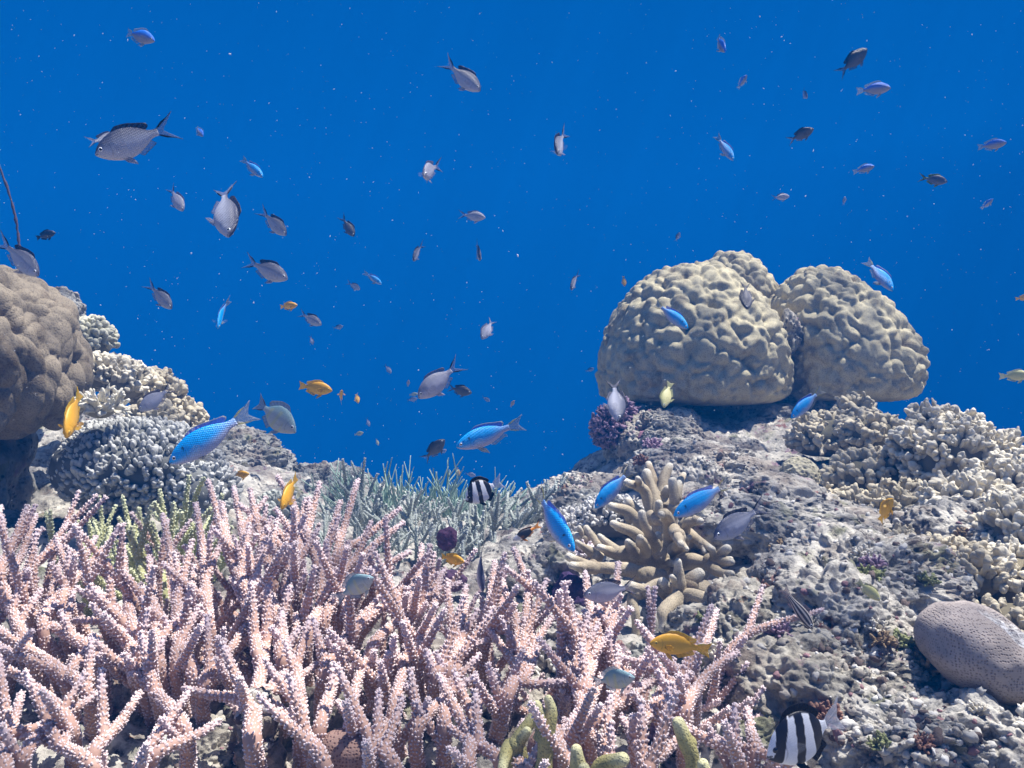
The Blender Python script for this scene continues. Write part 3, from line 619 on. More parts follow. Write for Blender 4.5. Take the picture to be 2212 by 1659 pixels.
def knobby(label, px, py, Y, rad, n, kr, kl, col, top, sd, name='knobbly_coral', extra=(), mat=M_CORAL, group=None, **kw):
    c = P(px, py, Y); rng = np.random.RandomState(sd); t = np.array([c[0], c[1], c[2] - rad[2] * .9])
    heads = [(c, rad, n)] + [(P(*e[0]), e[1], e[2]) for e in extra]
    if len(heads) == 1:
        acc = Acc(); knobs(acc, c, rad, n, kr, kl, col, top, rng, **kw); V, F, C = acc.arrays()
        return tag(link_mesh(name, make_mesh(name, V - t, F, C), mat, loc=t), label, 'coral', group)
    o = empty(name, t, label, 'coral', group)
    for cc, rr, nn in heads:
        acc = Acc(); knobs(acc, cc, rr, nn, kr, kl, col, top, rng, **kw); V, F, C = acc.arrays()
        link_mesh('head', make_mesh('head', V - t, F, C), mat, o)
    return o
TAN = (.36, .31, .20); PALE = (.60, .53, .39); CREAM = (.76, .70, .56); OLV = (.27, .245, .16)
knobby('tall knobbly coral crowned with pale clusters at the right, against blue water', 2060, 1010, 1.62, (.085, .08, .085), 150, .0075, .017, TAN, CREAM, 301,
       extra=[((2010, 925, 1.66), (.032, .03, .030), 45), ((2075, 935, 1.66), (.034, .03, .022), 45), ((2140, 985, 1.6), (.045, .04, .032), 60), ((2165, 1060, 1.5), (.045, .04, .045), 70), ((1985, 975, 1.64), (.045, .04, .03), 60), ((2090, 1110, 1.42), (.07, .05, .05), 90)])
knobby('lumpy olive tan coral right of the blue fish under the dome', 1790, 950, 1.92, (.085, .08, .050), 120, .0085, .014, OLV, PALE, 302, extra=[((1845, 895, 1.95), (.035, .04, .030), 40), ((1880, 940, 1.85), (.060, .06, .040), 70)], sub_nubs=1)
knobby('bumpy tan coral between the small pitted round coral and tall knobbly coral', 1880, 1030, 1.70, (.085, .07, .045), 120, .008, .013, OLV, PALE, 303, sub_nubs=1)
knobby('shaded knobbly coral behind the small yellow fish', 1950, 1120, 1.52, (.085, .06, .050), 120, .007, .016, OLV, PALE, 304)
knobby('bright stubby coral on the right edge below the tall knobbly coral', 2190, 1170, 1.28, (.050, .06, .06), 90, .0068, .014, TAN, CREAM, 305, extra=[((2200, 1260, 1.15), (.045, .05, .04), 60)])
knobby('low stubby coral above the honeycomb coral', 2040, 1230, 1.22, (.055, .06, .032), 90, .0065, .013, TAN, PALE, 306, extra=[((1960, 1200, 1.32), (.045, .05, .030), 60), ((2110, 1250, 1.15), (.035, .04, .028), 45)])
knobby('low nubbly coral left below the small pitted round coral', 1760, 1105, 1.55, (.060, .05, .030), 80, .0065, .014, OLV, PALE, 307, extra=[((1830, 1110, 1.53), (.045, .04, .028), 50)])
knobby('round warty coral head on the left ridge behind the boulder coral', 195, 735, 1.85, (.052, .06, .048), 130, .0062, .008, (.42, .40, .28), (.62, .60, .46), 308, sub_nubs=0)
knobby('sunlit cream knobbly coral on the left ridge above the grey fish', 225, 810, 1.72, (.062, .06, .035), 120, .0065, .011, (.50, .46, .36), CREAM, 309, extra=[((275, 830, 1.72), (.045, .05, .035), 70)], sub_nubs=1)
knobby('pale knobbly coral stepping down the left ridge into blue water', 330, 850, 1.78, (.055, .06, .042), 100, .0070, .012, (.46, .43, .34), PALE, 310, extra=[((385, 915, 1.78), (.050, .05, .040), 80), ((330, 925, 1.65), (.050, .05, .045), 80)], sub_nubs=1)
knobby('small cream finger cluster right beside the boulder coral above the orange fish', 220, 882, 1.42, (.026, .03, .016), 42, .0042, .015, (.60, .55, .42), (.76, .72, .60), 311, sub_nubs=1)
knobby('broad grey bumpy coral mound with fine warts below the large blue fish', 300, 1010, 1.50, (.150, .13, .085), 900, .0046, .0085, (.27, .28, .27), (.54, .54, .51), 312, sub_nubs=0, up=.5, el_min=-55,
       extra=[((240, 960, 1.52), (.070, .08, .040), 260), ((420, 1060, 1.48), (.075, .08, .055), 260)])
knobby('tiny knobbed grey coral beside the green staghorn at the ridge foot', 610, 1110, 1.75, (.055, .05, .035), 70, .006, .012, (.36, .37, .32), (.52, .54, .48), 313, sub_nubs=1)
knobby('white tipped rubble coral between the white and black fish and finger coral', 1235, 1145, 1.52, (.048, .05, .032), 130, .0036, .008, (.34, .30, .26), (.72, .70, .66), 314, sub_nubs=1)
knobby('pale nubby coral tuft behind the left fingers of the tan coral', 1320, 1120, 1.50, (.055, .05, .035), 150, .0036, .009, (.32, .29, .26), (.68, .67, .64), 315, sub_nubs=1)
knobby('small pink white nubby coral tucked between the tan fingers', 1262, 1190, 1.30, (.014, .02, .012), 40, .0028, .006, (.60, .42, .38), (.82, .76, .80), 316, sub_nubs=1)
knobby('white frosted coral clump beneath the long arching pink branch', 1195, 1440, .98, (.032, .035, .022), 90, .0028, .010, (.35, .30, .24), (.78, .76, .70), 317, sub_nubs=1)
knobby('maroon soft coral hanging off the left end of the right reef', 1318, 925, 2.18, (.038, .045, .045), 130, .0050, .013, (.09, .035, .06), (.32, .22, .30), 318, name='soft_coral', el_min=-70, up=0, extra=[((1345, 890, 2.22), (.022, .03, .022), 50)])
knobby('low cream coral crust at the far right above the corner rock', 2190, 1350, 1.05, (.04, .05, .025), 60, .005, .009, TAN, PALE, 319, sub_nubs=1)

def build_growth():
    rng = np.random.RandomState(500); Q = np.concatenate(SITES)
    Q = Q[(Q[:, 0] > .02 * Q[:, 1]) | (rng.rand(len(Q)) < .3)]
    w = 1 / Q[:, 1] ** 1.0; w /= w.sum(); q = Q[rng.choice(len(Q), 5200, p=w)]; n = len(q)
    T, TF = icos(1); A_ = rng.normal(size=(n, 3)); Z = rownorm(A_); X, Yv = orient(Z); s_ = (.0012 + .0050 * rng.rand(n) ** 3)[:, None, None]
    el = rng.uniform(.4, 1.6, (n, 1, 1)); T2 = T[None] * rng.uniform(.6, 1.25, (n, len(T), 1))
    V = q[:, None] + s_ * (X[:, None] * T2[..., 0:1] + Yv[:, None] * T2[..., 1:2] * .8 + Z[:, None] * T2[..., 2:3] * el)
    C = np.array([(.50, .48, .44), (.34, .31, .27), (.12, .09, .08), (.62, .60, .56), (.26, .15, .16)])[rng.choice(5, n, p=[.34, .28, .16, .14, .08])]
    o = link_mesh('gravel', make_mesh('gravel', V.reshape(-1, 3), (TF[None] + len(T) * np.arange(n)[:, None, None]).reshape(-1, 3), np.repeat(C, len(T), 0)), M_CORAL); tag(o, kind='stuff')
    kinds = [('small mauve coral tuft growing on the reef slope', (.18, .09, .13), (.42, .30, .38)), ('small brown bushy tuft growing on the reef slope', (.14, .09, .05), (.30, .22, .13)), ('small olive green tuft growing on the reef slope', (.12, .13, .05), (.28, .30, .14)), ('small cream nubby coral growing on the reef slope', (.36, .31, .22), (.74, .70, .60)), ('small rusty red crusty tuft on the reef slope', (.15, .065, .045), (.28, .16, .12))]
    R_ = Q[(Q[:, 0] > .08 * Q[:, 1]) & (Q[:, 1] < 2.1)]; w = 1 / R_[:, 1] ** 1.5; w /= w.sum()
    for k, c in enumerate(R_[rng.choice(len(R_), 60, p=w)]):
        lab, col, top = kinds[rng.randint(5)]; rr = rng.uniform(.007, .017); acc = Acc()
        knobs(acc, c, np.array([rr, rr, rr * .6]), 22, rr * .20, rr * .5, col, top, rng, sub=1, sub_nubs=1); V, F, C = acc.arrays()
        tag(link_mesh('coral_tuft', make_mesh('coral_tuft', V - c, F, C), M_CORAL, loc=c), lab, 'coral', lab.split(' growing')[0] + 's')
build_growth()

# ------------------------------------------------------------------ the tan finger coral and the yellow ones
def finger(label, hub, groups, col, tip, r_px, sd, name='finger_coral', k=.2, ox=1216.6, oy=995.4, Yb=1.3):
    rng = np.random.RandomState(sd); h = np.array(hub); t = empty(name, h, label, 'coral')
    for g in groups:
        acc = Acc()
        for br in g:
            rr = br[0]; pts = [P(ox + q[0] * k, oy + q[1] * k, q[2]) for q in br[1:]]; r = r_px * rr * S * pts[-1][1]
            Q, rd, T, A, B, L, tot = tube(acc, pts, r * 1.40, r * .74, col, tip, step=.003, seg=18, rough=.26, nf=38, tiplen=.010)
            for _ in range(int(tot / .042)):                       # swellings along the finger
                i = rng.randint(2, max(3, len(Q) - 6)); V, F = icos(3); s = rd[i] * rng.uniform(.95, 1.25)
                V = V * s; V = V + Q[i] + A[i] * rng.uniform(-.35, .35) * s + B[i] * rng.uniform(-.35, .35) * s
                acc.add(V, F, col)
                if rng.rand() < .45:
                    z_ = rownorm(A[i] * rng.normal() + B[i] * rng.normal() + T[i] * .9); l_ = rd[i] * rng.uniform(1.8, 3.0)
                    tube(acc, [Q[i], Q[i] + z_ * l_ * .6, Q[i] + z_ * l_ + T[i] * l_ * .15], rd[i] * .8, rd[i] * .5, col, tip, step=.003, seg=14, rough=.2, nf=45, tiplen=.008)
        V, F, C = acc.arrays(); link_mesh('branch', make_mesh('branch', V - h, F, C), M_FINGER, t)
    return t
FC = (.44, .37, .26); FT = (.66, .61, .50)
hub = P(1216.6 + 220, 995.4 + 230, 1.32)
finger('tan coral with thick blunt fingers spreading from a dark centre on the reef slope', hub, [
    [(1.2, (1100, 1150, 1.36), (1050, 800, 1.36), (1000, 450, 1.38), (900, 130, 1.40)), (1., (1000, 420, 1.40), (960, 200, 1.44), (920, 40, 1.46))],
    [(1., (1060, 500, 1.40), (1070, 250, 1.42), (1150, 60, 1.44))],
    [(1.1, (1120, 1000, 1.34), (1190, 500, 1.32), (1180, 220, 1.32)), (.9, (1200, 400, 1.33), (1250, 240, 1.34)), (.8, (1210, 330, 1.36), (1300, 150, 1.40))],
    [(1.25, (1060, 900, 1.36), (960, 560, 1.38), (870, 320, 1.38), (690, 235, 1.36))],
    [(1.1, (1080, 1100, 1.30), (980, 880, 1.26), (880, 700, 1.24), (850, 570, 1.24))],
    [(1.2, (1100, 1150, 1.32), (800, 1000, 1.28), (560, 980, 1.26), (400, 935, 1.24)), (1., (560, 980, 1.26), (400, 820, 1.26)), (1., (780, 1010, 1.27), (700, 880, 1.25)), (1., (900, 1000, 1.25), (830, 830, 1.20))],
    [(1.1, (1000, 1150, 1.30), (620, 1020, 1.30), (350, 900, 1.30), (140, 810, 1.30)), (.95, (340, 900, 1.30), (250, 730, 1.30)), (.8, (400, 1050, 1.27), (150, 880, 1.25))],
    [(1.05, (1000, 1000, 1.36), (800, 800, 1.34), (620, 720, 1.34), (540, 680, 1.34))],
    [(1.1, (900, 750, 1.42), (700, 560, 1.42), (520, 490, 1.42)), (.9, (850, 600, 1.44), (700, 430, 1.46))],
    [(1.25, (1050, 1250, 1.26), (700, 1180, 1.22), (300, 1140, 1.20), (70, 1040, 1.18)), (1., (350, 1160, 1.20), (90, 1130, 1.16))],
    [(1.15, (1150, 1000, 1.34), (1310, 850, 1.28), (1340, 680, 1.26), (1480, 650, 1.24)), (1., (1350, 790, 1.28), (1500, 880, 1.24), (1600, 950, 1.22))],
    [(1.1, (1180, 800, 1.32), (1120, 600, 1.28), (1060, 580, 1.24)), (1.1, (1200, 750, 1.28), (1240, 820, 1.18), (1270, 900, 1.12))],
    [(1.35, (1200, 1000, 1.38), (1480, 640, 1.40), (1800, 490, 1.42), (2180, 470, 1.44)), (1., (1800, 520, 1.42), (1960, 720, 1.40), (2060, 840, 1.38))],
    [(1.2, (1150, 1150, 1.32), (1400, 1080, 1.28), (1600, 1080, 1.26), (1770, 950, 1.24)), (.9, (1620, 1080, 1.26), (1820, 1095, 1.22)), (.95, (1580, 1130, 1.26), (1700, 1210, 1.22), (1820, 1220, 1.20))],
    [(1.25, (1200, 1750, 1.16), (1250, 1450, 1.13), (1240, 1100, 1.12))],
    [(1.5, (1250, 1500, 1.16), (1050, 1360, 1.15), (880, 1400, 1.14), (720, 1350, 1.14)), (1., (900, 1400, 1.15), (760, 1480, 1.14), (780, 1680, 1.13), (790, 1950, 1.13))],
    [(1.5, (1250, 1500, 1.18), (1380, 1300, 1.18), (1470, 1220, 1.18))],
    [(1.7, (1250, 1550, 1.14), (1420, 1480, 1.11), (1550, 1500, 1.10), (1660, 1560, 1.09)), (1.5, (1250, 1500, 1.12), (1100, 1620, 1.10), (1080, 1800, 1.09)), (1.3, (1200, 1600, 1.14), (1130, 1900, 1.12), (1060, 2050, 1.10))],
    [(1.6, (1500, 1400, 1.22), (1650, 1450, 1.20), (1800, 1310, 1.20))],
    [(1.3, (1280, 1700, 1.16), (1500, 1900, 1.10), (1700, 2050, 1.06), (1800, 2120, 1.04))],
    [(1.9, (1130, 1900, 1.30), (1120, 1300, 1.38), (1100, 950, 1.40))],
], FC, FT, 10.8, 41)
def yellow_finger(label, groups, sd):
    hub_ = P(groups[0][0][1][0], groups[0][0][1][1], groups[0][0][1][2])
    return finger(label, hub_, groups, (.40, .36, .15), (.60, .57, .32), 15.5, sd, name='yellow_finger_coral', k=1, ox=0, oy=0)
yellow_finger('smooth mustard finger coral, a forked pair at the bottom edge in the pink staghorn', [
    [(1.1, (1165, 1720, .64), (1178, 1620, .64), (1172, 1560, .64), (1160, 1525, .64)), (1., (1172, 1600, .64), (1190, 1540, .64), (1185, 1512, .64))],
    [(1., (1150, 1720, .66), (1120, 1620, .66), (1100, 1610, .66), (1085, 1660, .64)), (1., (1095, 1660, .66), (1120, 1600, .66), (1160, 1540, .67))]], 51)
yellow_finger('short stubby mustard coral knobs at the bottom edge', [
    [(1.1, (1250, 1730, .62), (1250, 1670, .62), (1245, 1620, .62))], [(1.2, (1290, 1730, .62), (1300, 1660, .62), (1345, 1640, .61))], [(1.1, (1280, 1720, .60), (1262, 1660, .60))]], 52)
yellow_finger('single crooked mustard finger coral rising beside the rightmost pink staghorn', [
    [(1., (1490, 1720, .63), (1498, 1650, .63), (1480, 1600, .63), (1465, 1560, .63))], [(1., (1530, 1720, .61), (1518, 1650, .61))]], 53)

# ------------------------------------------------------------------ honeycomb corals
def mat_honey(name, base, pit, scale, seam=.30):
    m, nt, b = mat_new(name, .8, .2)
    tc = N(nt, 'ShaderNodeTexCoord')
    v = N(nt, 'ShaderNodeTexVoronoi', Scale=scale, Randomness=.55); nt.links.new(tc.outputs['Object'], v.inputs['Vector'])
    h = ramp(nt, v.outputs['Distance'], [(.12, G3(0)), (.45, G3(1))])
    n = N(nt, 'ShaderNodeTexNoise', Scale=40.0, Detail=5.0); nt.links.new(tc.outputs['Object'], n.inputs['Vector'])
    c = mixc(nt, h, pit, base); c = mixc(nt, 1.0, c, ramp(nt, n.outputs['Fac'], [(.3, G3(.8)), (.7, G3(1.12))]), 'MULTIPLY')
    a = N(nt, 'ShaderNodeAttribute', attribute_name='tint'); 
    n2 = N(nt, 'ShaderNodeTexNoise', Scale=130.0, Detail=6.0, Roughness=.75); nt.links.new(tc.outputs['Object'], n2.inputs['Vector'])
    dead = ramp(nt, n2.outputs['Fac'], [(.38, (.12, .10, .10)), (.5, (.50, .48, .46)), (.6, (.72, .70, .68))])
    c = mixc(nt, a.outputs['Fac'], c, dead)
    nt.links.new(c, b.inputs['Base Color']); p = bump(nt, b, h, .9, .35 / scale); bump(nt, b, n2.outputs['Fac'], .3, .002, p)
    return m
def build_honey():
    c = P(2128, 1408, .88); V, F = icos(6)
    e = (np.abs(V) ** 2.2).sum(1) ** (-1 / 2.2); W = V * e[:, None] * np.array([.058, .064, .042])
    W = W + rownorm(W) * (.005 * vnoise(W, 22, 3) + .007 * vnoise(W, 9, 5) + .002 * vnoise(W, 60, 4))[:, None]
    Rm = np.array(Matrix.Rotation(math.radians(20), 3, 'Y')) @ np.array(Matrix.Rotation(math.radians(6), 3, 'X'))
    q = np.sqrt(((W[:, 0] - .020) / .044) ** 2 + ((W[:, 1] + .018) / .036) ** 2) + .25 * vnoise(W, 45, 8)
    dead = np.clip((1 - q) * 6, 0, 1) * (W[:, 2] > 0)
    W[:, 2] -= dead * .006 * (1 + .6 * vnoise(W, 120, 2))
    W = W @ Rm.T
    t = empty('honeycomb_coral', c - np.array([0, 0, .04]), 'rounded greyish pink honeycomb coral with a dead white patch on top at right edge', 'coral')
    link_mesh('body', make_mesh('body', W + np.array([0, 0, .04]), F, np.repeat(dead[:, None], 3, 1)), mat_honey('honeycomb_skin', (.37, .32, .29), (.22, .17, .155), 400.), t)
    c = P(1727, 1028, 1.56); V, F = icos(6); W = V * np.array([.033, .033, .031]); W = W + V * (.002 * vnoise(W, 40, 2))[:, None]
    cell = worley(W, 135, 5); W = W + V * (.0042 * (np.clip(cell, 0, .7) - .5))[:, None]
    t = empty('pitted_coral', c - np.array([0, 0, .03]), 'small round tan coral covered in even pits on the right reef', 'coral')
    link_mesh('body', make_mesh('body', W + np.array([0, 0, .03]), F, np.zeros_like(W)), mat_honey('pitted_skin', (.46, .42, .30), (.17, .16, .10), 135.), t)
    for lab, px, py, Y, r, sd in (('round brownish pink pore coral at the foot of the tallest pink staghorn', 750, 1620, .70, .019, 3), ('rounded brown pore coral behind the forked mustard finger coral', 1205, 1620, .72, .02, 4)):
        c = P(px, py, Y); V, F = icos(5); W = V * r * np.array([1.2, 1, .9]); W = W + V * (.003 * vnoise(W, 50, sd))[:, None]
        t = empty('pore_coral', c - np.array([0, 0, r]), lab, 'coral')
        link_mesh('body', make_mesh('body', W + np.array([0, 0, r]), F, np.zeros_like(W)), mat_honey('pore_skin', (.42, .27, .22), (.20, .10, .09), 420.), t)
build_honey()

def blob(name, label, cat, px, py, Y, rad, col, sd, rough=.25, f=1.0):
    c = P(px, py, Y); V, F = icos(5); m = float(np.mean(rad)); V = V * np.asarray(rad); W = V + c
    V = V + rownorm(V) * (m * (rough * fbm(W, f / m, 4, sd) + .35 * (lumps(W, 1.1 / m, sd) - .7)))[:, None]
    C = np.asarray(col) * (1 + .25 * vnoise(W, 3 / m, sd + 2))[:, None]
    tag(link_mesh(name, make_mesh(name, V, F, C), M_CORAL, loc=c), label, cat)
blob('sponge', 'dusky purple sponge lump in the grey staghorn above the small yellow fish', 'sponge', 966, 1165, 1.48, (.015, .015, .017), (.12, .05, .10), 61)
blob('sponge', 'deep purple sponge beside the left fingers of the tan coral', 'sponge', 1232, 1285, 1.20, (.022, .03, .030), (.055, .03, .09), 62)
blob('sponge', 'dark purple sponge low between grey fish and yellow fish', 'sponge', 975, 1255, 1.25, (.020, .02, .012), (.09, .045, .09), 63)
blob('sponge', 'smooth pale pink sponge behind the slender spikes of the central staghorn', 'sponge', 1085, 1345, 1.05, (.028, .02, .028), (.62, .38, .33), 64, .1)
blob('sponge', 'rust red sponge crust on the rubble right of the tan coral', 'sponge', 1790, 1400, 1.0, (.020, .02, .014), (.17, .05, .035), 65)
blob('sponge', 'mauve crusting sponge on the rock under the maroon soft coral', 'sponge', 1395, 950, 2.14, (.034, .03, .020), (.26, .13, .17), 66)
def build_whip():
    acc = Acc(); pts = [P(-30, 300, 1.9), P(-5, 350, 1.9), P(20, 420, 1.9), P(35, 480, 1.9), P(42, 545, 1.9), P(35, 610, 1.9), P(20, 680, 1.95)]
    tube(acc, pts[::-1], .0034, .0018, (.10, .07, .09), step=.006, seg=8, rough=.6, nf=200); V, F, C = acc.arrays(); c = pts[-1]
    tag(link_mesh('whip_coral', make_mesh('whip_coral', V - c, F, C), M_CORAL, loc=c), 'thin reddish whip coral curving up from behind the left boulder coral', 'coral')
build_whip()

# ------------------------------------------------------------------ fish
def mat_fish(name, scale_dark=.55, rough=.38, cells=46.0, bstr=.35, tr=0.0):
    m, nt, b = mat_new(name, rough, .45)
    a = N(nt, 'ShaderNodeAttribute', attribute_name='tint')
    tc = N(nt, 'ShaderNodeTexCoord'); mp = N(nt, 'ShaderNodeMapping'); mp.inputs['Scale'].default_value = (1, .02, 1.25); mp.inputs['Rotation'].default_value = (0, math.radians(45), 0)
    nt.links.new(tc.outputs['Object'], mp.inputs['Vector'])
    v = N(nt, 'ShaderNodeTexVoronoi', Scale=cells, Randomness=.22); nt.links.new(mp.outputs[0], v.inputs['Vector'])
    h = ramp(nt, v.outputs['Distance'], [(.30, G3(1)), (.60, G3(0))])
    nt.links.new(mixc(nt, 1.0, a.outputs['Color'], ramp(nt, h, [(0, G3(scale_dark)), (1, G3(1.05))]), 'MULTIPLY'), b.inputs['Base Color'])
    bump(nt, b, h, bstr, .004)
    return m
def mat_fin(name, alpha):
    m = bpy.data.materials.new(name); m.use_nodes = True; nt = m.node_tree; b = nt.nodes['Principled BSDF']
    b.inputs['Roughness'].default_value = .45; b.inputs['Specular IOR Level'].default_value = .3
    a = N(nt, 'ShaderNodeAttribute', attribute_name='tint'); al = N(nt, 'ShaderNodeAttribute', attribute_name='veil')
    tc = N(nt, 'ShaderNodeTexCoord'); w = N(nt, 'ShaderNodeTexNoise', Scale=60.0, Detail=2.0); nt.links.new(tc.outputs['Object'], w.inputs['Vector'])
    nt.links.new(mixc(nt, 1.0, a.outputs['Color'], ramp(nt, w.outputs['Fac'], [(.35, G3(.75)), (.65, G3(1.1))]), 'MULTIPLY'), b.inputs['Base Color'])
    tl = N(nt, 'ShaderNodeBsdfTranslucent'); nt.links.new(a.outputs['Color'], tl.inputs[0])
    mx = N(nt, 'ShaderNodeMixShader'); mx.inputs[0].default_value = .35; nt.links.new(b.outputs[0], mx.inputs[1]); nt.links.new(tl.outputs[0], mx.inputs[2])
    tp = N(nt, 'ShaderNodeBsdfTransparent'); m2 = N(nt, 'ShaderNodeMixShader')
    nt.links.new(al.outputs['Fac'], m2.inputs[0]); nt.links.new(tp.outputs[0], m2.inputs[1]); nt.links.new(mx.outputs[0], m2.inputs[2])
    nt.links.new(m2.outputs[0], nt.nodes['Material Output'].inputs[0]); return m
M_FISH = mat_fish('fish_scales', .82); M_FISHS = mat_fish('smooth_fish_skin', .88, .42, 60.0, .15); M_FIN = mat_fin('fin_membrane', .6)
M_EYE, _nt, _b = mat_new('fish_eye', .15, .6); _a2 = N(_nt, 'ShaderNodeAttribute', attribute_name='tint'); _nt.links.new(_a2.outputs['Color'], _b.inputs['Base Color'])

def lerp(a, b, t): return np.asarray(a)[None] * (1 - t[:, None]) + np.asarray(b)[None] * t[:, None]
def sstep(a, b, x): t = np.clip((x - a) / (b - a), 0, 1); return t * t * (3 - 2 * t)
# profiles: x from snout 0 to peduncle end, top, bottom, half width
PROF = {
 'oval': dict(p=[(0, .0, -.004, .004), (.012, .022, -.022, .018), (.06, .075, -.062, .042), (.14, .128, -.110, .060), (.26, .170, -.155, .070), (.38, .178, -.168, .066), (.50, .155, -.145, .052), (.61, .105, -.095, .034), (.69, .058, -.050, .020), (.75, .045, -.038, .013), (.79, .048, -.042, .007)],
              eye=(.088, .030, .030), fork=.205, tl=.28, tw=.19, dors=(.24, .66, .055, .09), anal=(.46, .67, .085)),
 'slim': dict(p=[(0, -.012, -.018, .004), (.012, .010, -.038, .016), (.06, .052, -.070, .036), (.14, .095, -.102, .050), (.26, .132, -.132, .056), (.38, .140, -.140, .053), (.50, .124, -.124, .043), (.61, .088, -.084, .029), (.69, .053, -.046, .018), (.75, .044, -.037, .012), (.79, .046, -.040, .007)],
              eye=(.075, .006, .022), fork=.10, tl=.25, tw=.125, dors=(.24, .68, .038, .075), anal=(.46, .68, .062)),
 'deep': dict(p=[(0, -.03, -.036, .004), (.012, -.008, -.055, .018), (.06, .055, -.092, .042), (.14, .130, -.140, .060), (.26, .205, -.195, .070), (.38, .228, -.215, .066), (.50, .205, -.190, .052), (.61, .135, -.125, .034), (.68, .070, -.065, .020), (.73, .050, -.045, .013), (.76, .052, -.048, .007)],
              eye=(.090, .022, .032), fork=.10, tl=.25, tw=.17, dors=(.24, .66, .075, .10), anal=(.46, .66, .11)),
 'tall': dict(p=[(0, -.04, -.046, .004), (.012, -.012, -.070, .018), (.06, .075, -.115, .042), (.14, .175, -.175, .060), (.26, .262, -.235, .070), (.38, .290, -.255, .066), (.50, .262, -.235, .052), (.60, .185, -.175, .034), (.66, .095, -.090, .020), (.71, .055, -.050, .013), (.74, .055, -.050, .007)],
              eye=(.090, .018, .034), fork=.09, tl=.27, tw=.19, dors=(.20, .64, .075, .06), anal=(.46, .64, .11)),
 'lemon': dict(p=[(0, -.01, -.016, .004), (.012, .012, -.036, .018), (.06, .068, -.072, .042), (.14, .125, -.118, .060), (.26, .172, -.158, .070), (.38, .182, -.170, .066), (.50, .162, -.150, .052), (.61, .115, -.105, .034), (.69, .065, -.058, .020), (.75, .052, -.046, .013), (.78, .054, -.050, .007)],
              eye=(.095, .020, .026), fork=.05, tl=.22, tw=.13, dors=(.22, .70, .050, .10), anal=(.44, .70, .095)),
 'cardinal': dict(p=[(0, -.01, -.016, .004), (.012, .008, -.034, .014), (.06, .048, -.058, .032), (.14, .085, -.086, .045), (.26, .110, -.108, .050), (.38, .108, -.105, .047), (.50, .090, -.085, .037), (.61, .064, -.058, .026), (.69, .048, -.043, .018), (.75, .042, -.038, .012), (.78, .044, -.040, .007)],
              eye=(.085, .010, .032), fork=.06, tl=.20, tw=.10, dors=(.26, .42, .07, .02), anal=(.52, .64, .07)),
}
def prof_curve(sp, n):
    p = np.array(PROF[sp]['p']); q = smooth_path(np.concatenate([p[:, :1], p[:, 1:3]], 1), .012)
    t = np.linspace(0, 1, len(q)); 
    x, top, bot = q[:, 0], q[:, 1], q[:, 2]; w = np.interp(x, p[:, 0], p[:, 3]); return x, top, bot, w
def bend_y(x, b): return b * .16 * np.clip(x - .25, 0, 1) ** 2 / .56
def c_body(kind, x, zr, z):
    up = sstep(-.35, .75, zr); n = len(x)
    if kind in ('chromis', 'darkchromis', 'palechromis'):
        back, belly = {'chromis': ((.05, .06, .12), (.48, .50, .60)), 'darkchromis': ((.016, .018, .04), (.11, .11, .14)), 'palechromis': ((.24, .25, .33), (.54, .54, .64))}[kind]
        c = lerp(belly, back, sstep(-.25, 1.0, zr))
    elif kind == 'blue':
        k = sstep(-.75, .10, zr + (.45 - x) * .5) * (1 - .65 * sstep(.50, .80, x)); c = lerp((.38, .44, .66), (.0, .42, 1.0), k)
        c = lerp((0, 0, 0), (1, 1, 1), 1 - .9 * (np.hypot(x - .205, z - .045) < .012)) * c
    elif kind == 'greyblue':
        k = sstep(-.3, .6, zr); c = lerp((.38, .36, .42), (.02, .22, .90), k)  # grey belly and a darker blue back than the bright blue kind
    elif kind == 'yellow': c = lerp((.82, .46, .05), (.78, .40, .03), up)
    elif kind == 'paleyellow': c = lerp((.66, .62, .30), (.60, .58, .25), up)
    elif kind == 'pale':
        c = lerp((.52, .56, .55), (.22, .36, .40), sstep(-.2, .9, zr)); k = .35 * np.clip(np.sin(x * 34 + z * 6), 0, 1) * 1.3 * (x > .25) * (x < .62) * (zr < .6)
        c = c * (1 - k[:, None]) + np.array([.62, .60, .22])[None] * k[:, None]
    elif kind == 'brown': c = lerp((.15, .07, .06), (.10, .04, .035), up)
    elif kind == 'black': c = lerp((.03, .035, .06), (.015, .018, .04), up)
    elif kind == 'humbug':
        c = np.repeat(np.array([[.82, .84, .88]]), n, 0); K = np.array([.008, .008, .016])
        b1 = (np.abs(x - (.135 + .42 * z)) < .058) & (z > -.15); b2 = np.abs(x - (.375 + .20 * z)) < .052; b3 = np.abs(x - .60 - .05 * z) < .060
        c[b1 | b2 | b3 | ((zr > .90) & (x > .33) & (x < .66))] = K
        c[(x < .085) & (z > -.03) & (z < .06)] = (.85, .87, .9); c[(x < .05) & (z < -.030)] = K; c[(np.abs(z + .05) < .006) & (x < .05)] = (.6, .62, .66)
    elif kind == 'bicolor':
        c = np.repeat(np.array([[.72, .74, .76]]), n, 0); c[(x + .5 * z) > .24] = (.018, .018, .025); c[x > .66] = (.80, .28, .02)
    elif kind == 'cardinal':
        s = np.cos(zr * 3.14 * 3.1); c = np.where((s > -.15)[:, None], np.array([[.035, .03, .035]]), np.array([[.62, .56, .50]])) * np.ones((n, 1))
    elif kind == 'duskgreen':
        c = lerp((.13, .14, .20), (.05, .06, .12), up); k = sstep(.55, .75, x) * up; c = c * (1 - k[:, None]) + np.array([.22, .28, .03])[None] * k[:, None]
    return c
KIND = dict(chromis='oval', darkchromis='oval', palechromis='oval', blue='slim', greyblue='lemon', yellow='lemon', paleyellow='lemon', pale='deep', brown='lemon', black='lemon', humbug='tall', bicolor='slim', cardinal='cardinal', duskgreen='oval')
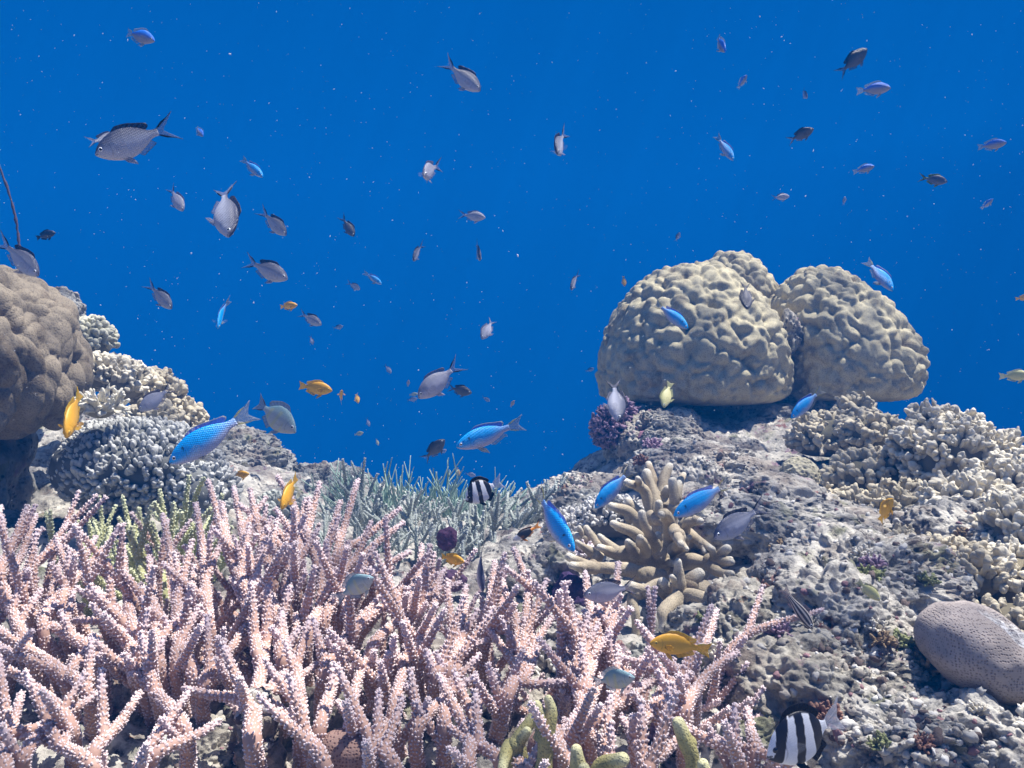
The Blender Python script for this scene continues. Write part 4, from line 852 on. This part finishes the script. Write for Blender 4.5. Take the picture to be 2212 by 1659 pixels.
# fin colours: membrane, edge, membrane veil, edge veil
FINC = dict(chromis=((.34, .33, .40), (.006, .006, .014), .35, .97), darkchromis=((.12, .12, .17), (.004, .004, .01), .45, .97), palechromis=((.46, .42, .48), (.008, .008, .02), .32, .95),
            blue=((.40, .42, .42), (.50, .47, .16), .30, .50), greyblue=((.42, .42, .42), (.46, .44, .22), .32, .5), yellow=((.80, .50, .05), (.60, .50, .05), .75, .70), paleyellow=((.6, .6, .3), (.6, .6, .3), .5, .5),
            pale=((.40, .44, .48), (.06, .07, .10), .58, .85), brown=((.12, .05, .045), (.08, .04, .03), .9, .9), black=((.02, .02, .04), (.01, .01, .02), .95, .9), humbug=((.70, .72, .78), (.66, .68, .74), .45, .45),
            bicolor=((.80, .32, .03), (.60, .52, .40), .8, .5), cardinal=((.45, .34, .32), (.40, .30, .30), .45, .4), duskgreen=((.24, .28, .04), (.02, .02, .05), .8, .9))
def fin_mesh(base, tip, cm, ce, vm, ve, edge, bend, n=14, rows=6, wav=.004, th=.0022, ycols=None, offs=None):
    b = np.array(base, float); t = np.array(tip, float)
    def rs(q):
        L = np.concatenate([[0], np.cumsum(np.linalg.norm(np.diff(q, axis=0), axis=1))]); u = np.linspace(0, L[-1], n); return np.stack([np.interp(u, L, q[:, k]) for k in range(q.shape[1])], 1)
    b, t = rs(b), rs(t); k = np.linspace(0, 1, rows)[None, :, None]; G = b[:, None] * (1 - k) + t[:, None] * k
    cu = np.repeat(np.arange(n)[:, None], rows, 1); kk = np.repeat(np.linspace(0, 1, rows)[None], n, 0)
    x = G[..., 0]; z = G[..., 1]; y = bend_y(x, bend) + wav * np.sin(cu * 1.9) * kk
    h = th * (1 - .65 * kk)
    V = np.concatenate([np.stack([.5 - x, y + h, z], -1).reshape(-1, 3), np.stack([.5 - x, y - h, z], -1).reshape(-1, 3)]); m = n * rows
    F = []
    for i in range(n - 1):
        for j in range(rows - 1):
            a = i * rows + j; F += [(a, a + 1, a + rows + 1, a + rows), (m + a, m + a + rows, m + a + rows + 1, m + a + 1)]
    rim = [i * rows for i in range(n)] + [(n - 1) * rows + j for j in range(1, rows)] + [i * rows + rows - 1 for i in range(n - 2, -1, -1)] + [j for j in range(rows - 2, 0, -1)]
    for a, c in zip(rim, rim[1:] + rim[:1]): F.append((a, c, m + c, m + a))
    e = edge(cu / (n - 1), kk).reshape(-1); e = np.concatenate([e, e])
    C = lerp(cm, ce, e); veil = vm * (1 - e) + ve * e
    ray = (.5 + .5 * np.cos(cu.reshape(-1) * math.pi)); veil = np.clip(veil * (.85 + .35 * np.concatenate([ray, ray])), 0, 1)
    return V, np.array(F), C, veil
def put(V, F, C, veil=None, name='fin'):
    me = make_mesh(name, V, F, C)
    if veil is not None:
        a = me.attributes.new('veil', 'FLOAT', 'POINT'); a.data.foreach_set('value', np.asarray(veil, np.float32))
    return me
def ball(c, r, col, flat=.5):
    V, F = icos(3); V = V * np.array([r, r * flat, r]) + np.asarray(c); return make_mesh('ball', V, F, np.repeat(np.asarray(col, float)[None], len(V), 0))
FISH = {}
def fish_parts(kind, bend, flare):
    key = (kind, bend, flare)
    if key in FISH: return FISH[key]
    sp = PROF[KIND[kind]]; x, top, bot, w = prof_curve(KIND[kind], 60); ns = 40
    th = np.arange(ns) / ns * 2 * math.pi; ct = np.cos(th); st = np.sin(th)
    mid = (top + bot) / 2; H = (top - bot) / 2 * (1.07 if KIND[kind] == 'oval' else 1); c_ = np.sign(ct) * np.abs(ct) ** 1.15
    Y = w[:, None] * c_[None]; Z = mid[:, None] + H[:, None] * st[None]; X = np.repeat(x[:, None], ns, 1)
    V = np.stack([.5 - X, Y + bend_y(X, bend), Z], -1).reshape(-1, 3); nx = len(x)
    i = np.arange(nx - 1)[:, None] * ns; j = np.arange(ns)[None]; j2 = (j + 1) % ns
    F = np.stack([i + j, i + ns + j, i + ns + j2, i + j2], -1).reshape(-1, 4)
    F = np.concatenate([F[:, [0, 1, 2]], F[:, [0, 2, 3]]])
    capA = np.array([(0, k, k + 1) for k in range(1, ns - 1)]); o = (nx - 1) * ns; capB = np.array([(o, o + k + 1, o + k) for k in range(1, ns - 1)]); F = np.concatenate([F, capA, capB])
    zr = np.repeat(st[None], nx, 0).reshape(-1); xf = X.reshape(-1); zf = Z.reshape(-1)
    C = c_body(kind, xf, zr, zf)
    # mouth and gill-cover line
    mouth = (np.abs(zf - (mid[0] - .006)) < .005) & (xf < .035); C[mouth] *= .35
    gill = np.abs(xf - (.205 - .9 * (zf + .01) ** 2 * 3)) < .007; C[gill & (np.abs(zr) < .65)] *= .72
    P_ = [('body', put(V, F, C), M_FISH if kind in ('chromis', 'blue', 'palechromis', 'darkchromis', 'greyblue', 'pale') else M_FISHS, None)]
    cm, ce, vm, ve = FINC[kind]
    tl, tw, fk = sp['tl'], sp['tw'], sp['fork']; x0 = x[-1] - .015; e_out = lambda u, k: np.clip((np.abs(u - .5) * 2 - .46) / .14, 0, 1) * sstep(0, .10, k)
    tb = [(x0, top[-1] * .95), (x0 + .004, 0.002), (x0, bot[-1] * .95)]
    x1 = x0 + tl
    tt = [(x0 + .09, top[-1] + tw * .30), (x0 + tl * .68, tw * .72), (x1, tw), (x1 - fk * .60, tw * (.44 if fk < .15 else .36)), (x1 - fk, .0), (x1 - fk * .65, -tw * (.46 if fk < .15 else .38)), (x1 - .01, -tw * 1.02), (x0 + tl * .66, -tw * .72), (x0 + .09, bot[-1] - tw * .30)]
    fins = [('tail_fin', tb, tt, e_out, 26, (cm, ce, vm, ve))]
    xa, xb, h1, h2 = sp['dors']; bx = np.linspace(xa, xb, 8); bz = np.interp(bx, x, top) - .008
    dt = [(xa + .01, np.interp(xa, x, top) + .004)] + [(q + .03, np.interp(q, x, top) + h1) for q in np.linspace(xa + .06, xb - .12, 5)] + [(xb + .035, np.interp(xb, x, top) + h1 * .6 + h2 * .55), (xb + .06, np.interp(xb, x, top) + h2 * .35), (xb + .01, np.interp(xb, x, top) + .004)]
    dc = {'chromis': ((.04, .045, .09), (.01, .01, .03), .75, .95), 'darkchromis': ((.02, .02, .05), (.01, .01, .02), .85, .95), 'palechromis': ((.20, .19, .27), (.05, .05, .08), .55, .8), 'humbug': ((.008, .008, .016), (.008, .008, .016), 1, 1),
          'blue': ((.10, .22, .80), (.50, .46, .14), .60, .7), 'bicolor': ((.02, .02, .03), (.8, .3, .02), .9, .8), 'cardinal': ((.3, .22, .2), (.3, .2, .2), .5, .5), 'duskgreen': ((.16, .22, .03), (.3, .36, .04), .85, .9)}.get(kind, (cm, ce, vm, ve))
    fins.append(('dorsal_fin', list(zip(bx, bz)), dt, lambda u, k: sstep(.75, .95, k) * .8, 18, dc))
    xa, xb, h = sp['anal']; bx = np.linspace(xa, xb, 6); bz = np.interp(bx, x, bot) + .008
    at = [(xa + .02, np.interp(xa, x, bot) - .01), (xa + .06, np.interp(xa, x, bot) - h * .6), (xb + .0, np.interp(xb, x, bot) - h * .95), (xb + .055, np.interp(xb, x, bot) - h * .7), (xb + .01, np.interp(xb, x, bot) - .004)]
    ac = {'humbug': ((.008, .008, .016),) * 2 + (1, 1), 'bicolor': ((.7, .3, .05), (.6, .4, .2), .7, .6)}.get(kind, (cm, ce, vm, ve))
    fins.append(('anal_fin', list(zip(bx, bz)), at, lambda u, k: sstep(.8, 1., k) * .6, 12, ac))
    for name, b, t, e, n, (a1, a2, a3, a4) in fins:
        V, F, C, ve_ = fin_mesh(b, t, a1, a2, a3, a4, e, bend, n=n); P_.append((name, put(V, F, C, ve_, name), M_FIN, None))
    pc = {'humbug': ((.008, .008, .016),) * 2 + (1, 1)}.get(kind, (cm, ce if kind not in ('chromis', 'palechromis', 'darkchromis', 'pale') else cm, vm, ve if kind == 'yellow' else vm))
    # paired fins: pelvic below the gill cover, pectoral on the flank, swung outwards
    for sg in (1, -1):
        xb_ = .27; zb = np.interp(xb_, x, bot); y0 = .018 * sg
        V, F, C, ve_ = fin_mesh([(xb_, zb + .012), (xb_ + .05, zb + .006)], [(xb_ + .045, zb - .055), (xb_ + .15, zb - .115), (xb_ + .12, zb - .035)], pc[0], pc[1], max(pc[2], .45), max(pc[3], .45), lambda u, k: sstep(.1, 0, u) + 0 * k, 0, n=8, rows=5)
        V[:, 1] += y0 + sg * .30 * np.clip(zb + .01 - V[:, 2], 0, 1); P_.append(('pelvic_fin', put(V, F, C, ve_, 'pelvic_fin'), M_FIN, None))
        xb_ = .235; zc = np.interp(xb_, x, mid) - .035; yw = np.interp(xb_, x, w) * .93
        V, F, C, ve_ = fin_mesh([(xb_, zc + .018), (xb_ + .004, zc - .018)], [(xb_ + .10, zc + .050), (xb_ + .155, zc + .02), (xb_ + .145, zc - .035), (xb_ + .07, zc - .06)],
                                lerp(cm, cm, np.zeros(1))[0], cm, (.45 if kind == 'yellow' else .08), (.45 if kind == 'yellow' else .08), lambda u, k: 0 * u * k, 0, n=10, rows=5)
        dx = (.5 - xb_) - V[:, 0]; ang = math.radians(20 + 45 * flare); V[:, 0] = (.5 - xb_) - dx * math.cos(ang); V[:, 1] += sg * (yw + dx * math.sin(ang))
        P_.append(('pectoral_fin', put(V, F, C, ve_, 'pectoral_fin'), M_FIN, None))
        ex, ez, er = sp['eye']; ww = np.interp(ex, x, w); hh = np.interp(ex, x, H); mm = np.interp(ex, x, mid); yy = ww * max(.2, 1 - ((ez - mm) / hh) ** 2) ** .55
        er = er * .92; iris = {'yellow': (.75, .55, .12), 'humbug': (.02, .02, .03), 'black': (.2, .2, .25), 'brown': (.3, .15, .1)}.get(kind, (.72, .75, .80))
        eye = ball((.5 - ex, sg * (yy - .001), ez), er, iris, .42); eye.materials.append(M_EYE)
        pup = ball((.5 - ex, sg * (yy + er * .17), ez), er * .66, (.003, .003, .004), .48); pup.materials.append(M_EYE); P_.append(('eye', eye, M_EYE, pup))
    FISH[key] = P_; return P_
def fish(px, py, ln, ang, yaw, kind, L, label, bend=0, flare=0, roll=0, Y=None, cat='fish', group=None, up=None, side_on=True):
    """ang: heading on screen (0 right, 90 up); yaw: degrees turned towards the camera; ln: apparent length; L real length"""
    ya = math.radians(yaw); a = math.radians(ang)
    if Y is None: Y = L * max(math.cos(ya), .3) / (ln * S)
    else: L = ln * S * Y / max(math.cos(ya), .3)
    f = Vector((math.cos(a) * math.cos(ya), -math.sin(ya), math.sin(a) * math.cos(ya))).normalized()
    u = Vector(up) if up else Vector((0, 0, 1))
    if side_on:
        sx = -math.sin(a); sz = math.cos(a); sg = 1 if sz > 0 else -1; u = Vector((sx * sg, .10 * -1, sz * sg))
    u = (u - f * u.dot(f)).normalized(); l = u.cross(f).normalized()
    M = Matrix((f, l, u)).transposed().to_4x4(); M = M @ Matrix.Rotation(math.radians(roll), 4, 'X')
    o = bpy.data.objects.new(kind_name[kind], None); COL.objects.link(o); o.empty_display_size = .01
    c = P(px, py, Y); o.matrix_world = Matrix.Translation(Vector(c)) @ M @ Matrix.Scale(L, 4)
    tag(o, label, cat, group or kind_group[kind])
    for name, me, mat, sub in fish_parts(kind, bend, flare):
        q = link_mesh(name, me, mat, o)
        if sub is not None: link_mesh('pupil', sub, mat, q)
    return o
kind_name = dict(chromis='chromis', darkchromis='chromis', palechromis='chromis', blue='blue_damselfish', greyblue='blue_damselfish', yellow='yellow_damselfish', paleyellow='yellow_damselfish', pale='silver_damselfish', brown='brown_damselfish', black='dark_damselfish', humbug='striped_damselfish', bicolor='two_tone_damselfish', cardinal='cardinalfish', duskgreen='dusky_damselfish')
kind_group = dict(chromis='grey fork tailed fish over the reef', darkchromis='grey fork tailed fish over the reef', palechromis='grey fork tailed fish over the reef', blue='bright blue fish', greyblue='bright blue fish', yellow='yellow orange fish', paleyellow='yellow orange fish', pale='deep bodied silvery fish', brown='dark fish', black='dark fish', humbug='black and white striped fish', bicolor='two tone fish', cardinal='lined fish', duskgreen='dark fish')

FT_ = [
 # upper left water
 (300, 77, 80, -20, 10, 'greyblue', .065, 'blue grey fish near the top left corner, swimming right', 1, 1),
 (292, 303, 170, 206, 15, 'chromis', .075, 'largest dark backed grey fish with black forked tail raised, upper left water', 0, 0),
 (226, 302, 66, 22, -25, 'chromis', .06, 'grey fish mostly hidden behind the largest grey fish, only its black tail tips showing left', 0, 0),
 (430, 283, 35, -50, 20, 'greyblue', .05, 'tiny blue fish right of the largest grey fish', 0, 0),
 (545, 362, 66, -40, 10, 'blue', .06, 'blue fish diving down right above the row of small grey fish', 0, 0),
 (381, 430, 66, -58, 15, 'palechromis', .06, 'small pale grey fish diving right, left of the steeply diving grey fish', 0, 0),
 (484, 450, 142, -73, 25, 'chromis', .075, 'big scaly grey fish diving steeply head down in the left water', 1, 1),
 (592, 482, 78, -45, 8, 'chromis', .065, 'grey fish diving right, just right of the steeply diving one', 0, 0),
 (752, 490, 52, -58, 15, 'darkchromis', .06, 'small dark grey fish diving alone left of centre', 0, 0),
 (97, 508, 48, 15, 0, 'black', .05, 'blackish small fish hovering by the whip coral at far left', 0, 0),
 (45, 558, 118, -42, 10, 'chromis', .07, 'dark grey fish passing the top of the left boulder coral', 0, 0),
 (576, 583, 104, -24, 8, 'chromis', .07, 'dark backed grey fish above the small orange fish', 0, 0),
 (347, 640, 76, -47, 8, 'chromis', .065, 'grey fish left of the head on blue fish', 0, 0),
 (477, 677, 68, -88, 38, 'blue', .06, 'vivid blue fish facing the camera with both eyes showing', 0, 1),
 (622, 661, 43, 5, 10, 'yellow', .05, 'small orange yellow fish swimming right over blue water, highest of its colour', 0, 0),
 (671, 689, 56, -28, 10, 'chromis', .06, 'small grey fish right below the highest orange fish', 0, 0),
 (806, 601, 46, -33, 5, 'blue', .055, 'small blue fish diving right, left of centre', 0, 0),
 (765, 618, 32, -30, 20, 'chromis', .055, 'faint small grey fish just left of the small diving blue fish', 0, 0),
 # upper centre
 (1000, 167, 100, -41, 10, 'chromis', .07, 'scaly grey blue fish high in the centre with dark forked tail', 0, 0),
 (1207, 310, 66, -98, 48, 'chromis', .07, 'grey fish coming head first at the camera, upper centre', 1, 1),
 (927, 368, 46, 250, 62, 'palechromis', .06, 'small pale fish seen nearly head on, left of upper centre', 0, 1),
 (1021, 467, 56, -8, 10, 'palechromis', .06, 'pale silvery fish swimming level to the right in the centre', 0, 0),
 (900, 545, 44, -103, 40, 'chromis', .055, 'little grey fish nosing straight down, left of its twin', 0, 0),
 (1033, 543, 46, -78, 40, 'chromis', .055, 'little grey fish nosing straight down, right of its twin', 0, 0),
 (1239, 608, 42, -107, 35, 'chromis', .055, 'thin little grey fish nosing down left of the split boulder coral', 0, 0),
 (1054, 710, 54, -118, 25, 'palechromis', .06, 'small pinkish pale fish diving left in the middle of the water', 0, 0),
 (949, 822, 118, 220, 5, 'palechromis', .075, 'large pale lilac fish with black edged forked tail diving left, centre', 0, 0),
 (992, 843, 56, -12, 15, 'darkchromis', .06, 'dark grey fish right behind the tail of the large pale lilac fish', 0, 0),
 (937, 973, 68, 45, 10, 'darkchromis', .065, 'dark grey fish with a pale face swimming up right above the mint coral', 0, 0),
 (679, 838, 80, -7, 5, 'yellow', .06, 'plump orange yellow fish in profile facing right over blue water', 0, 0),
 (735, 857, 32, 62, 45, 'yellow', .05, 'small ragged orange fish just right of the plump orange fish', 1, 1),
 (771, 860, 24, -68, 30, 'yellow', .045, 'smaller yellow fish nosing down right of the ragged orange fish', 0, 0),
 # left near
 (455, 943, 205, 212, 5, 'blue', .075, 'largest bright blue fish, diving left in front of the grey bumpy coral', 0, 0),
 (592, 898, 122, -32, 10, 'pale', .075, 'silvery pale fish with trailing fins beside the largest blue fish', 0, 0),
 (1058, 938, 154, 199, 5, 'blue', .07, 'bright blue fish in profile facing left above the smaller striped fish', 0, 0),
 (158, 893, 100, -84, 42, 'yellow', .06, 'golden orange fish diving head on at the camera below the left boulder coral', 0, 1),
 (337, 861, 86, 218, 10, 'palechromis', .06, 'pale grey fish with black tail in front of the left ridge corals', 0, 0),
 (517, 1027, 46, 12, 10, 'yellow', .04, 'small orange fish facing right before the dim left ridge', 0, 0),
 (625, 1062, 66, -104, 50, 'yellow', .048, 'yellow fish facing the camera among the tallest pink staghorn tips', 0, 1),
 (1046, 1058, 92, 205, 12, 'humbug', .055, 'smaller black and white striped fish above the grey staghorn', 0, 0),
 (1170, 1063, 38, 20, 25, 'brown', .04, 'reddish brown fish at the edge of the blue water left of white rock', 0, 0),
 (1138, 1151, 68, 207, 5, 'bicolor', .045, 'half white half black fish with an orange tail base', 0, 0),
 (1190, 1122, 150, -50, 35, 'blue', .075, 'brilliant blue fish bending down in front of the two tone fish', 1, 1),
 (1326, 1054, 120, 225, 5, 'blue', .065, 'blue fish diving left in front of the tan finger coral tips', 0, 0),
 (1520, 1078, 150, 207, 5, 'blue', .07, 'blue fish with dark scale rows in front of the right half of the finger coral', 0, 0),
 (1598, 1127, 136, 211, 8, 'chromis', .07, 'scaly grey fish with black forked tail just right of the finger coral', 0, 0),
 (1320, 1278, 122, 184, 15, 'chromis', .07, 'grey fish with widely spread black tail beside the deep purple sponge', 0, 0),
 (1035, 1229, 88, -78, 35, 'chromis', .06, 'grey fish diving between pink spikes, right of a yellow fish', 0, 0),
 (975, 1208, 58, -5, 25, 'yellow', .04, 'small bright yellow fish facing right over the dark sponge in the coral', 0, 1),
 (766, 1268, 98, 32, 15, 'pale', .06, 'bluish silver fish with raised dorsal fin over the pink thicket, left one', 0, 0),
 (1322, 1470, 98, 18, 20, 'pale', .055, 'bluish silver fish with raised dorsal fin beside the rightmost pink staghorn', 0, 0),
 (1468, 1393, 132, 174, 5, 'yellow', .065, 'largest orange yellow fish in profile facing left above pink prongs', 0, 0),
 (1722, 1312, 112, -54, 5, 'cardinal', .06, 'slender fish with black and white lengthwise lines over the reef slope', 0, 0),
 (1876, 1275, 62, -42, 10, 'paleyellow', .035, 'faint pale yellow green fish over the rock above the arched hole', 0, 0),
 (1910, 1103, 62, 72, 35, 'yellow', .04, 'small deep yellow fish heading up in front of the shaded knobbly coral', 1, 1),
 (1748, 1588, 208, 197, 12, 'humbug', .062, 'large black and white striped fish at the bottom right edge', 0, 0),
 (1330, 862, 96, -87, 25, 'chromis', .065, 'grey fish diving past the left tip of the dome, in front of the maroon coral', 0, 0),
 (1441, 852, 60, -110, 25, 'paleyellow', .05, 'pale fish with yellow edge below the front lobe of the dome', 0, 0),
 (1450, 681, 92, -38, 5, 'blue', .065, 'blue fish in front of the front lobe of the beige dome', 0, 0),
 (1612, 639, 62, -94, 30, 'darkchromis', .05, 'slim dark fish nosing down against the beige dome', 0, 0),
 (1743, 871, 96, 221, 5, 'blue', .06, 'blue fish with yellow fins below the cleft of the beige dome', 0, 0),
 (1900, 592, 88, -58, 20, 'blue', .065, 'blue fish with one wide raised fin right of the dome', 1, 1),
 # upper right
 (1555, 94, 50, -72, 35, 'greyblue', .055, 'thin bluish fish nosing down near the top, right of centre', 0, 0),
 (1842, 133, 80, 42, 5, 'darkchromis', .07, 'dark fish with a bright white face swimming up near the top right', 0, 0),
 (1887, 192, 70, 2, 10, 'greyblue', .06, 'blue fish with pale ragged tail near the top right, facing right', 1, 1),
 (1603, 177, 32, 58, 20, 'greyblue', .045, 'tiny reddish blue fish rising near the top right', 0, 0),
 (1737, 203, 26, -75, 40, 'chromis', .05, 'tiny faded grey fish beside a bright speck near the top right', 0, 0),
 (1566, 319, 68, -58, 10, 'blue', .06, 'blue fish diving above the front lobe of the dome, tail pale', 0, 0),
 (1729, 292, 52, 22, 30, 'darkchromis', .055, 'dark grey triangular looking fish high above the dome', 0, 0),
 (2142, 313, 50, 5, 30, 'greyblue', .055, 'round bluish fish near the upper right edge', 0, 1),
 (1866, 365, 46, 16, 5, 'greyblue', .05, 'small slim blue fish rising to the right above the dome', 0, 0),
 (2016, 388, 54, -15, 20, 'duskgreen', .055, 'dark fish with a yellow green tail at upper right', 0, 0),
 (1686, 426, 38, 5, 5, 'palechromis', .045, 'pale little silvery fish directly above the cleft of the dome', 0, 0),
 (1824, 434, 19, 85, 10, 'palechromis', .04, 'tiny whitish fish pointing up above the right lobe of the dome', 0, 0),
 (2132, 441, 28, 48, 25, 'greyblue', .045, 'tiny blue and cream fish below the round bluish fish', 0, 1),
 (1464, 512, 20, 70, 30, 'chromis', .045, 'tiny faint grey fish over the upper left of the dome', 0, 0),
 (1348, 608, 22, -85, 20, 'yellow', .04, 'tiny yellow fish nosing down left of the dome', 0, 0),
 (2193, 812, 62, 3, 10, 'paleyellow', .055, 'yellow fish cut by the right edge of the view', 0, 0),
 (2212, 643, 32, 10, 20, 'yellow', .045, 'orange fish barely entering at the right edge above the yellow one', 0, 0),
]
YFIX = {(766, 1268): .76, (1322, 1470): .66, (1468, 1393): .69, (1320, 1278): .86, (1035, 1229): .86, (975, 1208): .90, (1722, 1312): .93, (1876, 1275): .92, (1138, 1151): 1.15, (625, 1062): .92}
for r_ in FT_:
    px, py, ln, ang, yaw, kind, L, lab, bend, flare = r_; bend = bend or ((px * 7 + py) % 3 - 1)
    kw = {'side_on': yaw < 33}
    if 'head first' in lab: kw['roll'] = 20
    if 'diving head on' in lab: kw['roll'] = 8
    kw['Y'] = YFIX.get((px, py))
    if 'largest dark backed' in lab: kw['roll'] = -8
    fish(px, py, ln, ang, yaw, kind, L, lab, bend, flare, **kw)
# the far, faded fish
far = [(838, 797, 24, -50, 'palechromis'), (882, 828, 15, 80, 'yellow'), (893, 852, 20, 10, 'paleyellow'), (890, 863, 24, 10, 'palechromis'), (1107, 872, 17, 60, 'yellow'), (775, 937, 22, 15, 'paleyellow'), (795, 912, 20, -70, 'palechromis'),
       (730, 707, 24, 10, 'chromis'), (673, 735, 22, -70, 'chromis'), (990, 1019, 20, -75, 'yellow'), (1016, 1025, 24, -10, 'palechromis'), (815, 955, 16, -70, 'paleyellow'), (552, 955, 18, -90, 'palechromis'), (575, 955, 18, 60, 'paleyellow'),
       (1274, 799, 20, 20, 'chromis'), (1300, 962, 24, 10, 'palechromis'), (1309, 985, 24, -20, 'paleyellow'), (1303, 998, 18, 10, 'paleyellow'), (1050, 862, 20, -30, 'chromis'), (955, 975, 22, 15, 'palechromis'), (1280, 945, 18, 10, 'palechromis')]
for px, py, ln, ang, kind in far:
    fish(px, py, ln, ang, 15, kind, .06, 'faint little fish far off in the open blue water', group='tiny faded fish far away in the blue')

# ------------------------------------------------------------------ drifting plankton and specks
def build_plankton():
    rng = np.random.RandomState(77); n = 4200; Y = rng.uniform(.35, 1, n) ** .8 * 3.4; Y = .35 + Y * rng.uniform(.15, 1, n)
    O = np.stack([(rng.uniform(-1.3, 1.3, n)) * .554 * Y, Y, rng.uniform(-.35, .5, n) * Y], 1)
    O = O[O[:, 2] > ground(O[:, 0], O[:, 1]) + .05]; n = len(O); Y = O[:, 1]
    s = (.00022 + .00030 * rng.rand(n) ** 3) * Y ** .8 * 1.25; s *= rng.uniform(.45, 1.15, n); big = rng.rand(n) < .02; s[big] *= 2.6
    D = rownorm(rng.normal(size=(n, 3))); X, Yv = orient(D); T = np.array([(1, 0, 0), (-1, 0, 0), (0, 1, 0), (0, -1, 0), (0, 0, 1.), (0, 0, -1)]); TF = np.array([(0, 2, 4), (2, 1, 4), (1, 3, 4), (3, 0, 4), (2, 0, 5), (1, 2, 5), (3, 1, 5), (0, 3, 5)])
    T = T[None] * rng.uniform(.6, 1.3, (n, 6, 1)); el = rng.uniform(1, 2.4, n)
    V = O[:, None] + s[:, None, None] * (X[:, None] * T[..., 0:1] + Yv[:, None] * T[..., 1:2] + D[:, None] * T[..., 2:3] * el[:, None, None])
    F = (TF[None] + 6 * np.arange(n)[:, None, None]).reshape(-1, 3)
    m, nt, b = mat_new('drifting_specks', .4, .5); b.inputs['Base Color'].default_value = (.80, .84, .88, 1); b.inputs['Alpha'].default_value = .65
    tag(link_mesh('plankton', make_mesh('plankton', V.reshape(-1, 3), F, smooth=False), m), kind='stuff')
build_plankton()
